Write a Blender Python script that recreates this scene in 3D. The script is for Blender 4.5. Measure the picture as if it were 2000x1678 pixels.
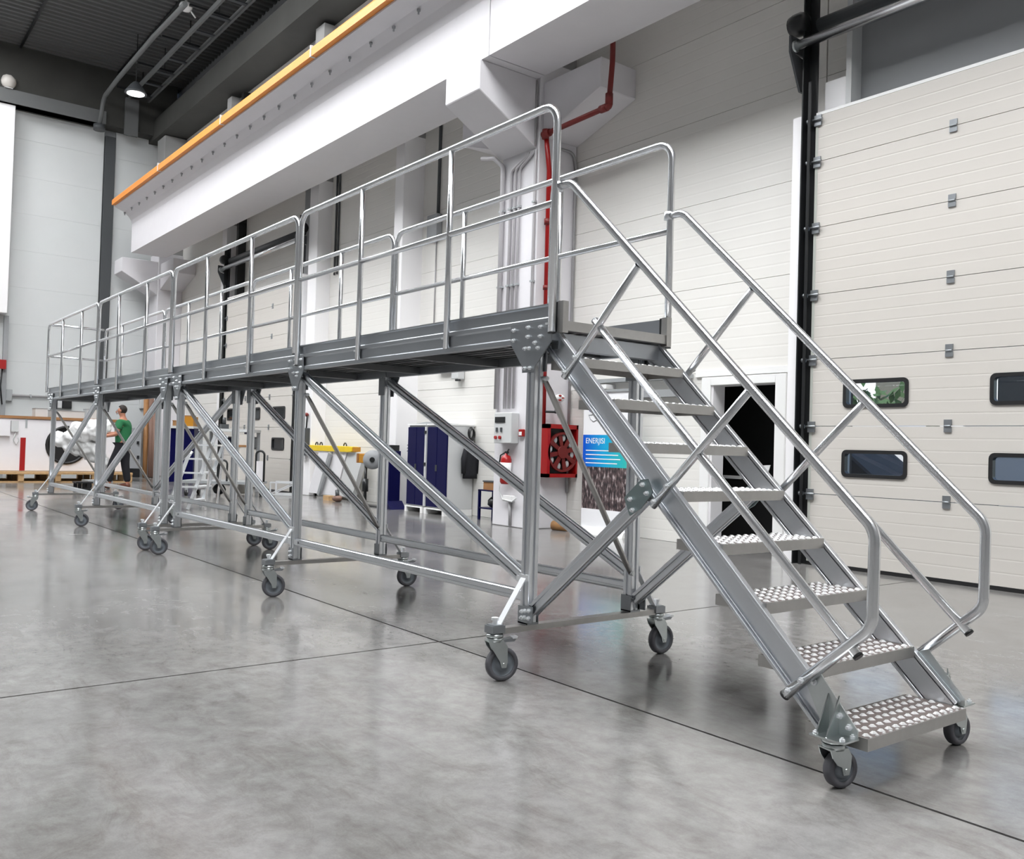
import bpy, bmesh, math, random
from mathutils import Vector, Matrix, noise
random.seed(7)
for o in list(bpy.data.objects): bpy.data.objects.remove(o, do_unlink=True)
SC = bpy.context.scene
COL = SC.collection

# ------------------------------------------------------------------ camera
CAM = Vector((3.4273, -2.7819, 1.0999))
RT = Vector((0.61177136, 0.79048789, 0.02940592))
UP = Vector((-0.0013439, -0.03613531, 0.999346))
FW = Vector((-0.7910335, 0.61141078, 0.02104421))
FPX = 1765.34
cd = bpy.data.cameras.new('camera'); cam = bpy.data.objects.new('camera', cd); COL.objects.link(cam)
cd.sensor_fit = 'HORIZONTAL'; cd.sensor_width = 36.0; cd.lens = FPX / 2000 * 36.0
cd.clip_start = 0.05; cd.clip_end = 200
cam.matrix_world = Matrix(((RT.x, UP.x, -FW.x, CAM.x), (RT.y, UP.y, -FW.y, CAM.y), (RT.z, UP.z, -FW.z, CAM.z), (0, 0, 0, 1)))
SC.camera = cam
SC.view_settings.view_transform = 'Standard'; SC.view_settings.look = 'None'
SC.view_settings.gamma = 1.0; SC.view_settings.use_curve_mapping = False
SC.view_settings.exposure = 0.0

# ------------------------------------------------------------------ world (daylight outside the hall)
W = bpy.data.worlds.new('world'); SC.world = W; W.use_nodes = True
wn = W.node_tree.nodes; wl = W.node_tree.links
bg = wn['Background']; sky = wn.new('ShaderNodeTexSky')
sky.sky_type = 'NISHITA'; sky.sun_disc = False; sky.sun_elevation = math.radians(42); sky.sun_rotation = math.radians(200)
wl.new(sky.outputs[0], bg.inputs[0]); bg.inputs[1].default_value = 0.35
sd_ = bpy.data.lights.new('sun', 'SUN'); sd_.energy = 3.2; sd_.angle = math.radians(1.0); sd_.color = (1.0, 0.96, 0.90)
sun = bpy.data.objects.new('sun', sd_); COL.objects.link(sun); sun.rotation_euler = Vector((-0.25, -0.75, 0.72)).to_track_quat('Z', 'Y').to_euler()
SKYLIGHT = 18.0      # strength of the translucent roof lights


def bp(u, v, **k):
    """pixel of the 2000x1678 photograph -> point on the plane x=, y= or z= given"""
    d = RT * ((u - 1000) / FPX) + UP * ((839 - v) / FPX) + FW
    ax, val = list(k.items())[0]
    i = 'xyz'.index(ax)
    return CAM + d * ((val - CAM[i]) / d[i])


# ------------------------------------------------------------------ materials
def mat(name, col, rough=0.5, metal=0.0, var=0.0, scale=6.0, rvar=0.0, bump=0.0, bscale=60.0, emit=0.0, stretch=None, spec=None, coat=0.0):
    m = bpy.data.materials.new(name); m.use_nodes = True
    n = m.node_tree.nodes; l = m.node_tree.links
    b = n['Principled BSDF']
    b.inputs['Base Color'].default_value = (*col, 1); b.inputs['Roughness'].default_value = rough
    b.inputs['Metallic'].default_value = metal
    if spec is not None: b.inputs['Specular IOR Level'].default_value = spec
    if coat: b.inputs['Coat Weight'].default_value = coat
    if emit:
        b.inputs['Emission Color'].default_value = (*col, 1); b.inputs['Emission Strength'].default_value = emit
    if var or rvar or bump:
        tc = n.new('ShaderNodeTexCoord'); mp = n.new('ShaderNodeMapping'); l.new(tc.outputs['Object'], mp.inputs[0])
        if stretch: mp.inputs['Scale'].default_value = stretch
        nz = n.new('ShaderNodeTexNoise'); nz.inputs['Scale'].default_value = scale; nz.inputs['Detail'].default_value = 6
        nz.inputs['Roughness'].default_value = 0.6
        l.new(mp.outputs[0], nz.inputs['Vector'])
        if var:
            mx = n.new('ShaderNodeMix'); mx.data_type = 'RGBA'
            mx.inputs[6].default_value = (*[max(0, c * (1 - var)) for c in col], 1)
            mx.inputs[7].default_value = (*[min(1, c * (1 + var)) for c in col], 1)
            l.new(nz.outputs[0], mx.inputs[0]); l.new(mx.outputs[2], b.inputs['Base Color'])
        if rvar:
            mr = n.new('ShaderNodeMapRange'); mr.inputs[3].default_value = max(0.02, rough - rvar); mr.inputs[4].default_value = rough + rvar
            l.new(nz.outputs[0], mr.inputs[0]); l.new(mr.outputs[0], b.inputs['Roughness'])
        if bump:
            nb = n.new('ShaderNodeTexNoise'); nb.inputs['Scale'].default_value = bscale; nb.inputs['Detail'].default_value = 3
            l.new(mp.outputs[0], nb.inputs['Vector'])
            bu = n.new('ShaderNodeBump'); bu.inputs['Strength'].default_value = bump; bu.inputs['Distance'].default_value = 0.01
            l.new(nb.outputs[0], bu.inputs['Height']); l.new(bu.outputs[0], b.inputs['Normal'])
    return m


def floor_mat():
    m = bpy.data.materials.new('polished_concrete'); m.use_nodes = True
    n = m.node_tree.nodes; l = m.node_tree.links; b = n['Principled BSDF']
    tc = n.new('ShaderNodeTexCoord')
    a = n.new('ShaderNodeTexNoise'); a.inputs['Scale'].default_value = 0.7; a.inputs['Detail'].default_value = 8; a.inputs['Roughness'].default_value = 0.65
    c = n.new('ShaderNodeTexNoise'); c.inputs['Scale'].default_value = 9.0; c.inputs['Detail'].default_value = 10; c.inputs['Roughness'].default_value = 0.7
    d = n.new('ShaderNodeTexNoise'); d.inputs['Scale'].default_value = 170; d.inputs['Detail'].default_value = 2
    for x in (a, c, d): l.new(tc.outputs['Object'], x.inputs['Vector'])
    r1 = n.new('ShaderNodeValToRGB'); e = r1.color_ramp.elements
    e[0].position = 0.32; e[0].color = (0.178, 0.174, 0.168, 1); e[1].position = 0.68; e[1].color = (0.245, 0.240, 0.234, 1)
    l.new(a.outputs[0], r1.inputs[0])
    r2 = n.new('ShaderNodeValToRGB'); e = r2.color_ramp.elements
    e[0].position = 0.36; e[0].color = (0.78, 0.77, 0.765, 1); e[1].position = 0.62; e[1].color = (1.06, 1.06, 1.06, 1)
    l.new(c.outputs[0], r2.inputs[0])
    mx = n.new('ShaderNodeMix'); mx.data_type = 'RGBA'; mx.blend_type = 'MULTIPLY'; mx.inputs[0].default_value = 1.0
    l.new(r1.outputs[0], mx.inputs[6]); l.new(r2.outputs[0], mx.inputs[7])
    m3 = n.new('ShaderNodeMapRange'); m3.inputs[3].default_value = 0.88; m3.inputs[4].default_value = 1.1
    l.new(d.outputs[0], m3.inputs[0])
    mz = n.new('ShaderNodeMix'); mz.data_type = 'RGBA'; mz.blend_type = 'MULTIPLY'; mz.inputs[0].default_value = 1.0
    l.new(mx.outputs[2], mz.inputs[6]); l.new(m3.outputs[0], mz.inputs[7])
    sc = n.new('ShaderNodeTexNoise'); sc.inputs['Scale'].default_value = 2.6; sc.inputs['Detail'].default_value = 12; sc.inputs['Roughness'].default_value = 0.78; sc.inputs['Distortion'].default_value = 1.2
    mps = n.new('ShaderNodeMapping'); mps.inputs['Scale'].default_value = (1.0, 2.2, 1.0); mps.inputs['Rotation'].default_value = (0, 0, 0.5)
    l.new(tc.outputs['Object'], mps.inputs[0]); l.new(mps.outputs[0], sc.inputs['Vector'])
    r3 = n.new('ShaderNodeValToRGB'); e = r3.color_ramp.elements
    e[0].position = 0.33; e[0].color = (0.66, 0.63, 0.60, 1); e[1].position = 0.52; e[1].color = (1, 1, 1, 1)
    l.new(sc.outputs[0], r3.inputs[0])
    ms = n.new('ShaderNodeMix'); ms.data_type = 'RGBA'; ms.blend_type = 'MULTIPLY'; ms.inputs[0].default_value = 0.75
    l.new(mz.outputs[2], ms.inputs[6]); l.new(r3.outputs[0], ms.inputs[7])
    l.new(ms.outputs[2], b.inputs['Base Color'])
    mr = n.new('ShaderNodeMapRange'); mr.inputs[1].default_value = 0.3; mr.inputs[2].default_value = 0.7
    mr.inputs[3].default_value = 0.09; mr.inputs[4].default_value = 0.22
    l.new(a.outputs[0], mr.inputs[0]); l.new(mr.outputs[0], b.inputs['Roughness'])
    b.inputs['Specular IOR Level'].default_value = 0.6
    return m


M = {}
M['floor'] = floor_mat()
M['joint'] = mat('joint_filler', (0.035, 0.034, 0.033), 0.7)
M['alu'] = mat('aluminium_tube', (0.80, 0.815, 0.835), 0.24, 1.0)
M['alu_profile'] = mat('aluminium_profile', (0.76, 0.78, 0.81), 0.28, 1.0)
M['channel'] = mat('aluminium_channel', (0.44, 0.46, 0.485), 0.40, 1.0, var=0.04, scale=3)
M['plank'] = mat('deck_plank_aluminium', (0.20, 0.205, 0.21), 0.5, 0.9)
M['gusset'] = mat('zinc_plate', (0.36, 0.38, 0.40), 0.45, 1.0, var=0.08, scale=18)
M['stringer'] = mat('stringer_aluminium', (0.72, 0.745, 0.78), 0.36, 1.0, var=0.05, scale=8)
M['tread'] = mat('tread_aluminium', (0.50, 0.49, 0.475), 0.40, 1.0, var=0.10, scale=20)
M['tread_top'] = mat('tread_top', (0.19, 0.155, 0.145), 0.5, 0.5, var=0.12, scale=40)
M['grip'] = mat('bright_pressed_aluminium', (0.93, 0.93, 0.93), 0.42, 0.6)
M['zinc'] = mat('bright_zinc', (0.60, 0.64, 0.64), 0.3, 1.0, var=0.08, scale=30)
M['galv'] = mat('white_galvanised', (0.86, 0.88, 0.90), 0.42, 0.55)
M['tealzinc'] = mat('dark_zinc_bracket', (0.30, 0.37, 0.375), 0.38, 1.0)
M['rubber'] = mat('grey_rubber', (0.10, 0.10, 0.112), 0.62, var=0.12, scale=40)
M['hub'] = mat('grey_nylon', (0.17, 0.19, 0.215), 0.45)
M['blackplastic'] = mat('black_plastic', (0.012, 0.012, 0.013), 0.45)
M['black'] = mat('black_paint', (0.010, 0.011, 0.012), 0.35)
M['upper_grey'] = mat('upper_part_grey', (0.30, 0.30, 0.295), 0.8, var=0.08, scale=3)  # greyer tone for the upper parts of columns and wall posts
M['concrete_white'] = mat('white_painted_concrete', (0.70, 0.685, 0.71), 0.6, var=0.03, scale=4, bump=0.06, bscale=30)
M['wallpanel'] = mat('cream_sandwich_panel', (0.77, 0.755, 0.72), 0.42, var=0.02, scale=2)
M['endpanel'] = mat('grey_sandwich_panel', (0.62, 0.64, 0.64), 0.5, var=0.03, scale=2)
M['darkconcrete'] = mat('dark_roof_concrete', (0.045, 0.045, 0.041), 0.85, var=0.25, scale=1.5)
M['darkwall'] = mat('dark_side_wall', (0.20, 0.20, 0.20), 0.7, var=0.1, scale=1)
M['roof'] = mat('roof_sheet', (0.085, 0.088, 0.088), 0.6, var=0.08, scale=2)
M['gate'] = mat('beige_gate_panel', (0.60, 0.57, 0.53), 0.42, var=0.02, scale=3)
M['gate_edge'] = mat('gate_edge_profile', (0.60, 0.62, 0.57), 0.4, 0.3)
M['trimwhite'] = mat('white_steel_trim', (0.86, 0.85, 0.86), 0.4)
M['glass'] = mat('window_glass', (0.90, 0.92, 0.92), 0.0)
M['glass'].node_tree.nodes['Principled BSDF'].inputs['Transmission Weight'].default_value = 1.0
M['darkglass'] = mat('dark_window_glass', (0.012, 0.014, 0.016), 0.06, spec=0.7)
M['asphalt'] = mat('asphalt', (0.11, 0.11, 0.11), 0.85, var=0.15, scale=3)
M['leaf'] = mat('leaf_green', (0.05, 0.11, 0.03), 0.7, var=0.4, scale=8)
M['cartint'] = mat('dark_car_paint', (0.015, 0.016, 0.02), 0.6, spec=0.2)
M['darkgrey'] = mat('dark_grey_steel', (0.06, 0.065, 0.07), 0.5)
M['dimgrey'] = mat('dim_grey_paint', (0.13, 0.135, 0.135), 0.6, var=0.06)
M['midgrey'] = mat('grey_paint', (0.30, 0.31, 0.32), 0.5, var=0.04)
M['lightgrey'] = mat('light_grey_paint', (0.58, 0.59, 0.59), 0.45, var=0.03)
M['white'] = mat('white_paint', (0.84, 0.84, 0.83), 0.45)
M['orange'] = mat('orange_plastic', (0.72, 0.245, 0.02), 0.5, var=0.12, scale=5)
M['red'] = mat('red_paint', (0.34, 0.005, 0.005), 0.35)
M['darkred'] = mat('dark_red_paint', (0.16, 0.012, 0.010), 0.5)
M['navy'] = mat('navy_blue_paint', (0.0008, 0.001, 0.045), 0.35, var=0.1, scale=3, spec=0.2)
M['yellow'] = mat('yellow_paint', (0.78, 0.55, 0.015), 0.4, var=0.12, scale=6)
M['amber'] = mat('amber_paint', (0.46, 0.20, 0.012), 0.45)
M['wood'] = mat('pallet_wood', (0.52, 0.33, 0.16), 0.7, var=0.25, scale=6, stretch=(1, 4, 4))
M['brownwood'] = mat('brown_wood', (0.33, 0.16, 0.06), 0.6, var=0.2, scale=5)
M['cardboard'] = mat('cardboard', (0.30, 0.155, 0.06), 0.8, var=0.12)
M['brownpipe'] = mat('brown_tube', (0.20, 0.115, 0.085), 0.6, var=0.15, scale=4)
M['cloth_black'] = mat('black_cloth', (0.012, 0.012, 0.016), 0.9, bump=0.2, bscale=40)
M['cloth_green'] = mat('green_cotton', (0.020, 0.16, 0.06), 0.85, bump=0.15, bscale=40)
M['skin'] = mat('skin', (0.46, 0.20, 0.125), 0.55)
M['hair'] = mat('dark_hair', (0.02, 0.013, 0.010), 0.7)
M['shoe'] = mat('brown_leather', (0.14, 0.045, 0.025), 0.5)
M['wrap'] = mat('white_plastic_wrap', (0.82, 0.82, 0.82), 0.28, var=0.06, scale=8, bump=0.5, bscale=14)
M['film'] = mat('grey_plastic_film', (0.55, 0.55, 0.545), 0.25, var=0.2, scale=7, bump=0.5, bscale=12)
M['conduit'] = mat('grey_conduit', (0.36, 0.355, 0.36), 0.45, 0.2)
M['conduit_pale'] = mat('pale_conduit', (0.50, 0.485, 0.50), 0.45, 0.1)
M['foam'] = mat('pale_insulation_board', (0.74, 0.73, 0.75), 0.7, var=0.06, scale=3)
M['greysteel'] = mat('grey_steel', (0.42, 0.44, 0.45), 0.4, 0.4)
M['label'] = mat('white_label', (0.85, 0.85, 0.85), 0.5)
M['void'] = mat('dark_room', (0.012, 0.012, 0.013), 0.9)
M['stone'] = mat('white_container', (0.80, 0.78, 0.80), 0.5, var=0.04, scale=3)


# ------------------------------------------------------------------ mesh builder
def V(*a): return Vector(a)


class MB:
    def __init__(s): s.v = []; s.f = []; s.sm = []

    def add(s, vs, fs, smooth=False):
        o = len(s.v); s.v += [tuple(x) for x in vs]
        for i, f in enumerate(fs):
            s.f.append([o + k for k in f]); s.sm.append(smooth if isinstance(smooth, bool) else smooth[i])
        return s

    def box(s, x0, x1, y0, y1, z0, z1):
        vs = [(x, y, z) for x in (x0, x1) for y in (y0, y1) for z in (z0, z1)]
        return s.add(vs, [(0, 1, 3, 2), (4, 6, 7, 5), (0, 4, 5, 1), (2, 3, 7, 6), (0, 2, 6, 4), (1, 5, 7, 3)])

    def prism(s, poly, axis, a, b):
        n = len(poly)
        def mk(p, t): return {'x': (t, p[0], p[1]), 'y': (p[0], t, p[1]), 'z': (p[0], p[1], t)}[axis]
        vs = [mk(p, a) for p in poly] + [mk(p, b) for p in poly]
        fs = [tuple(range(n)), tuple(range(n, 2 * n))] + [(i, (i + 1) % n, n + (i + 1) % n, n + i) for i in range(n)]
        return s.add(vs, fs)

    def bar(s, p0, p1, prof, up=(0, 0, 1)):
        p0, p1, up = Vector(p0), Vector(p1), Vector(up)
        d = (p1 - p0).normalized(); sx = d.cross(up)
        if sx.length < 1e-6: sx = d.cross(Vector((1, 0, 0)))
        sx.normalize(); uy = sx.cross(d); n = len(prof)
        vs = [p0 + sx * a + uy * b for a, b in prof] + [p1 + sx * a + uy * b for a, b in prof]
        fs = [tuple(range(n)), tuple(range(n, 2 * n))] + [(i, (i + 1) % n, n + (i + 1) % n, n + i) for i in range(n)]
        return s.add(vs, fs)

    def tube(s, path, r, n=10, closed=False, caps=True):
        path = [Vector(p) for p in path]; k = len(path); rings = []
        rr = r if isinstance(r, (list, tuple)) else [r] * k
        prev = None
        for i, p in enumerate(path):
            if closed: t = (path[(i + 1) % k] - path[i - 1])
            else: t = (path[min(i + 1, k - 1)] - path[max(i - 1, 0)])
            t.normalize()
            if prev is None:
                a = Vector((0, 0, 1)) if abs(t.z) < 0.9 else Vector((1, 0, 0))
                u = t.cross(a).normalized()
            else:
                u = (prev - t * prev.dot(t)).normalized()
            prev = u; w = t.cross(u)
            rings.append([p + (u * math.cos(2 * math.pi * j / n) + w * math.sin(2 * math.pi * j / n)) * rr[i] for j in range(n)])
        vs = [q for g in rings for q in g]; fs = []; sm = []
        for i in range(k if closed else k - 1):
            a, b = i * n, ((i + 1) % k) * n
            for j in range(n): fs.append((a + j, a + (j + 1) % n, b + (j + 1) % n, b + j)); sm.append(True)
        if caps and not closed:
            fs.append(tuple(range(n))); sm.append(False); fs.append(tuple(range((k - 1) * n, k * n))); sm.append(False)
        return s.add(vs, fs, sm)

    def cyl(s, p0, p1, r, n=14): return s.tube([p0, p1], r, n)

    def lathe(s, prof, origin, axis=(0, 0, 1), n=20, closed=False, smooth=True):
        o = Vector(origin); d = Vector(axis).normalized()
        a = Vector((0, 0, 1)) if abs(d.z) < 0.9 else Vector((1, 0, 0))
        u = d.cross(a).normalized(); w = d.cross(u); k = len(prof)
        vs = [o + d * h + (u * math.cos(2 * math.pi * j / n) + w * math.sin(2 * math.pi * j / n)) * r for r, h in prof for j in range(n)]
        fs = []; sm = []
        for i in range(k if closed else k - 1):
            i2 = (i + 1) % k
            for j in range(n): fs.append((i * n + j, i * n + (j + 1) % n, i2 * n + (j + 1) % n, i2 * n + j)); sm.append(smooth)
        if not closed:
            fs.append(tuple(range(n))); sm.append(False); fs.append(tuple(range((k - 1) * n, k * n))); sm.append(False)
        return s.add(vs, fs, sm)

    def ball(s, c, rx, ry, rz, nu=14, nv=8, disp=0.0, seed=0, fr=2.0):
        c = Vector(c); vs = []; fs = []
        for i in range(nv + 1):
            th = math.pi * i / nv
            for j in range(nu):
                ph = 2 * math.pi * j / nu
                d = Vector((math.sin(th) * math.cos(ph), math.sin(th) * math.sin(ph), math.cos(th)))
                q = 1 + (disp * noise.noise(d * fr + Vector((seed, seed * 2, 0))) if disp else 0)
                vs.append(c + Vector((d.x * rx, d.y * ry, d.z * rz)) * q)
        for i in range(nv):
            for j in range(nu): fs.append((i * nu + j, i * nu + (j + 1) % nu, (i + 1) * nu + (j + 1) % nu, (i + 1) * nu + j))
        return s.add(vs, fs, True)

    def mesh(s, name, m, bevel=0.0, weld=True):
        bm = bmesh.new()
        vv = [bm.verts.new(p) for p in s.v]
        for f, sm in zip(s.f, s.sm):
            try:
                q = bm.faces.new([vv[i] for i in f]); q.smooth = sm
            except ValueError: pass
        if weld: bmesh.ops.remove_doubles(bm, verts=bm.verts, dist=1e-6)
        bmesh.ops.recalc_face_normals(bm, faces=bm.faces)
        if bevel:
            es = [e for e in bm.edges if len(e.link_faces) == 2 and e.calc_face_angle(0) > 0.6]
            bmesh.ops.bevel(bm, geom=es, offset=bevel, segments=1, affect='EDGES', clamp_overlap=True)
        me = bpy.data.meshes.new(name); bm.to_mesh(me); bm.free()
        me.materials.append(M[m] if isinstance(m, str) else m)
        return me

    def build(s, name, m, parent=None, bevel=0.0, weld=True):
        o = bpy.data.objects.new(name, s.mesh(name, m, bevel, weld)); COL.objects.link(o)
        if parent: put(o, parent)
        return o


def put(o, parent):
    o.parent = parent
    o.matrix_parent_inverse = MW(parent).inverted()


def MW(o):
    m = Matrix.LocRotScale(o.location, o.rotation_euler, o.scale)
    return MW(o.parent) @ o.matrix_parent_inverse @ m if o.parent else m


def inst(me, name, parent, loc=(0, 0, 0), rot=(0, 0, 0), scale=(1, 1, 1)):
    o = bpy.data.objects.new(name, me); COL.objects.link(o)
    o.location = loc; o.rotation_euler = rot; o.scale = scale
    if parent: put(o, parent)
    return o


def tag(o, label, cat, group=None):
    o['label'] = label; o['category'] = cat
    if group: o['group'] = group
    return o


def struct(o, label=None):
    o['kind'] = 'structure'
    if label: o['label'] = label
    return o


def thing(name, loc, label, cat, group=None, rz=0.0):
    o = bpy.data.objects.new(name, None); COL.objects.link(o)
    o.location = loc; o.rotation_euler = (0, 0, rz); o.empty_display_size = 0.1
    return tag(o, label, cat, group)


def fillet(pts, r, n=5):
    pts = [Vector(p) for p in pts]; out = [pts[0]]
    for i in range(1, len(pts) - 1):
        a, b, c = pts[i - 1], pts[i], pts[i + 1]
        u = (a - b).normalized(); w = (c - b).normalized()
        ang = u.angle(w); t = min(r / math.tan(ang / 2), (a - b).length * 0.49, (c - b).length * 0.49)
        rr = t * math.tan(ang / 2); cen = b + (u + w).normalized() * (rr / math.sin(ang / 2))
        s0, s1 = b + u * t - cen, b + w * t - cen
        tot = s0.angle(s1); ax = s0.cross(s1).normalized()
        for k in range(n + 1): out.append(cen + Matrix.Rotation(tot * k / n, 3, ax) @ s0)
    return out + [pts[-1]]


def slotted(w, h, g=0.009, d=0.007, c=0.006):
    """rectangular extrusion profile with rounded corners and a groove along each side"""
    a, b = w / 2, h / 2
    q = []
    for sx, sy in ((1, -1), (1, 1), (-1, 1), (-1, -1)):
        k = [(sx * (a - c), sy * b), (sx * (a - c * .45), sy * (b - c * .12)), (sx * (a - c * .12), sy * (b - c * .45)), (sx * a, sy * (b - c))]
        q.append(k if sx * sy < 0 else k[::-1])
    p = [(-g, -b), (-g, -b + d), (g, -b + d), (g, -b)] + q[0] + [(a, -g), (a - d, -g), (a - d, g), (a, g)] + q[1]
    p += [(g, b), (g, b - d), (-g, b - d), (-g, b)] + q[2] + [(-a, g), (-a + d, g), (-a + d, -g), (-a, -g)] + q[3]
    return p


def rect(w, h): return [(-w / 2, -h / 2), (w / 2, -h / 2), (w / 2, h / 2), (-w / 2, h / 2)]


def rrect(x0, x1, z0, z1, r, n=4):
    out = []
    for cx, cz, a0 in ((x1 - r, z1 - r, 0), (x0 + r, z1 - r, 90), (x0 + r, z0 + r, 180), (x1 - r, z0 + r, 270)):
        for k in range(n + 1):
            a = math.radians(a0 + 90 * k / n); out.append((cx + r * math.cos(a), cz + r * math.sin(a)))
    return out


def ring_xz(mb, outer, inner, y0, y1):
    n = len(outer)
    vs = [(x, y0, z) for x, z in outer] + [(x, y0, z) for x, z in inner] + [(x, y1, z) for x, z in outer] + [(x, y1, z) for x, z in inner]
    fs = []
    for i in range(n):
        j = (i + 1) % n
        fs += [(i, j, n + j, n + i), (2 * n + i, 2 * n + j, 3 * n + j, 3 * n + i), (i, j, 2 * n + j, 2 * n + i), (n + i, n + j, 3 * n + j, 3 * n + i)]
    return mb.add(vs, fs)


def text_mesh(txt, size, m, extrude=0.0005):
    c = bpy.data.curves.new('lettering', 'FONT'); c.body = txt; c.size = size; c.extrude = extrude
    t = bpy.data.objects.new('lettering_src', c); COL.objects.link(t)
    bpy.context.view_layer.update()
    me = bpy.data.meshes.new_from_object(t.evaluated_get(bpy.context.evaluated_depsgraph_get()))
    bpy.data.objects.remove(t); me.materials.clear(); me.materials.append(M[m]); return me


# ================================================================== THE HALL
WY = 5.70            # inner face of the gate wall
XE = -25.0           # end wall
ZR = 11.75           # roof sheet
fl = MB().box(XE, 9, -12, 5.9, -0.12, -0.006).build('floor', 'joint'); struct(fl, 'polished grey concrete floor with thin dark saw-cut joints')
xs = [XE, -12.9, -0.85, 9]; ys = [-12, -5.6, 0.05, 5.9]
for i in range(3):
    for j in range(3):
        MB().box(xs[i] + .0075, xs[i + 1] - .0075, ys[j] + .0075, ys[j + 1] - .0075, -0.06, 0).build('floor_slab', 'floor', fl)

# roof: corrugated sheet
mb = MB(); xs = []; k = 0
x = XE
prof = [(0, 0), (.09, 0), (.12, .05), (.21, .05), (.24, 0)]
pts = []
while x < 9:
    for dx, dz in prof[:-1]: pts.append((x + dx, ZR + dz))
    x += .24
vs = [(a, -12, b) for a, b in pts] + [(a, WY + .2, b) for a, b in pts]; n = len(pts)
mb.add(vs, [(i, i + 1, n + i + 1, n + i) for i in range(n - 1)])
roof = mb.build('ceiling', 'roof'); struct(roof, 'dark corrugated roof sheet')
for yj in (1.35, 3.9, -3.2, -7.5):
    MB().box(XE, 9, yj - .03, yj + .03, ZR - .05, ZR - .01).build('roof_seam_strip', 'black', roof)
# translucent roof lights (daylight)
ml = bpy.data.materials.new('daylight_roof_light'); ml.use_nodes = True
nb = ml.node_tree.nodes; nb.remove(nb['Principled BSDF']); em = nb.new('ShaderNodeEmission')
em.inputs[0].default_value = (0.97, 0.985, 1.0, 1); em.inputs[1].default_value = SKYLIGHT
ml.node_tree.links.new(em.outputs[0], nb['Material Output'].inputs[0]); M['skylight'] = ml
SKYL = [(-21.5, -5.0, -.4), (-15.0, -3.6, 1.6), (-9.5, -3.6, 1.6), (-4.0, -3.6, 1.6), (1.5, -3.6, 1.6), (6.5, -3.6, 1.6)]
for i, (x, ya, yb) in enumerate(SKYL):
    o = MB().box(x - 1.6, x + 1.6, ya, yb, ZR - .10, ZR - .07).build('window_%d' % (i + 1), 'skylight'); struct(o, 'translucent roof light panel')
    fr = MB()
    for a in (-1.65, 1.65): fr.box(x + a - .05, x + a + .05, ya - .1, yb + .1, ZR - .13, ZR - .05)
    fr.build('roof_light_frame', 'lightgrey', o)
# walls the camera does not see
struct(MB().box(XE, 9.2, -12.2, -12, 0, 12).build('wall_left', 'darkwall'), 'grey panelled side wall')
struct(MB().box(9, 9.2, -12, 5.9, 0, 12).build('wall_back', 'darkwall'), 'grey panelled wall')

# gate wall: panels 1.04 m high in bays, with openings
wr = MB().box(XE, 9, WY + .06, WY + .2, 4.9, 12); wr.box(XE, -3.70, WY + .06, WY + .2, 0, 4.9); wr.box(-2.70, -1.95, WY + .06, WY + .2, 0, 4.9); wr.box(2.45, 9, WY + .06, WY + .2, 0, 4.9); wr.box(-1.95, 2.45, WY + .06, WY + .2, 4.16, 4.9); wr.box(-3.70, -2.70, WY + .06, WY + .2, 1.95, 4.9)
wr = wr.build('wall_right', 'midgrey'); struct(wr, 'wall of cream horizontal sandwich panels')
bays = [(XE, -14.35), (-14.34, -10.5), (-10.49, -6.65), (-6.64, -2.2), (-2.19, 2.7), (2.71, 9)]
DOOR = (-3.70, -2.70, 1.95)
for bx0, bx1 in bays:
    for k in range(4 if bx0 == -2.19 else 0, 11):
        z0, z1 = k * 1.04 + .0025, (k + 1) * 1.04 - .0025
        segs = [(bx0, bx1, z0, z1)]
        if bx0 < DOOR[0] and bx1 > DOOR[1] and z0 < DOOR[2]:
            segs = [(bx0, DOOR[0], z0, min(z1, 9)), (DOOR[1], bx1, z0, z1)]
            if z1 > DOOR[2]: segs.append((DOOR[0], DOOR[1], DOOR[2], z1))
        for a, b, c, d in segs:
            pf = []
            q = 8      # fine horizontal micro-ribs of the sheet
            for i in range(q + 1):
                zz = c + (d - c) * i / q
                pf.append((WY + (0.0 if i in (0, q) else 0.0012), zz))
                if i < q: pf.append((WY, zz + (d - c) / q * .12)); pf.append((WY, zz + (d - c) / q * .88))
            pf = pf + [(WY + .055, d), (WY + .055, c)]
            MB().prism(pf, 'x', a + .003, b - .003).build('wall_panel', 'wallpanel', wr)

# end wall
we = MB().box(XE - .25, XE - .06, -12, 5.9, 0, 12).build('wall_end', 'midgrey'); struct(we, 'grey sandwich panel end wall')
for a, b in ((-12, -2.3), (-2.29, 3.70), (4.02, WY)):
    for k in range(10):
        MB().box(XE - .06, XE, a + .004, b - .004, k * 1.04 + .0015, (k + 1) * 1.04 - .0015).build('wall_panel', 'endpanel', we)
struct(MB().box(XE - .05, XE + .08, 3.72, 4.0, 0, 9.95).build('trim_1', 'darkgrey'), 'dark grey steel post on the end wall')
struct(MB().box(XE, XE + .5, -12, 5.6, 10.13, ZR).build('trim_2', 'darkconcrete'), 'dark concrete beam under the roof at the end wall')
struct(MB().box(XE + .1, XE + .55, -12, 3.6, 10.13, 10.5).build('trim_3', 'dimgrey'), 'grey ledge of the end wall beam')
struct(MB().prism([(4.95, 10.0), (5.72, 10.0), (5.72, 10.95), (5.3, 10.95), (4.95, 10.6)], 'x', XE, 9).build('trim_4', 'darkconcrete'), 'dark concrete eaves beam')
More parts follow.
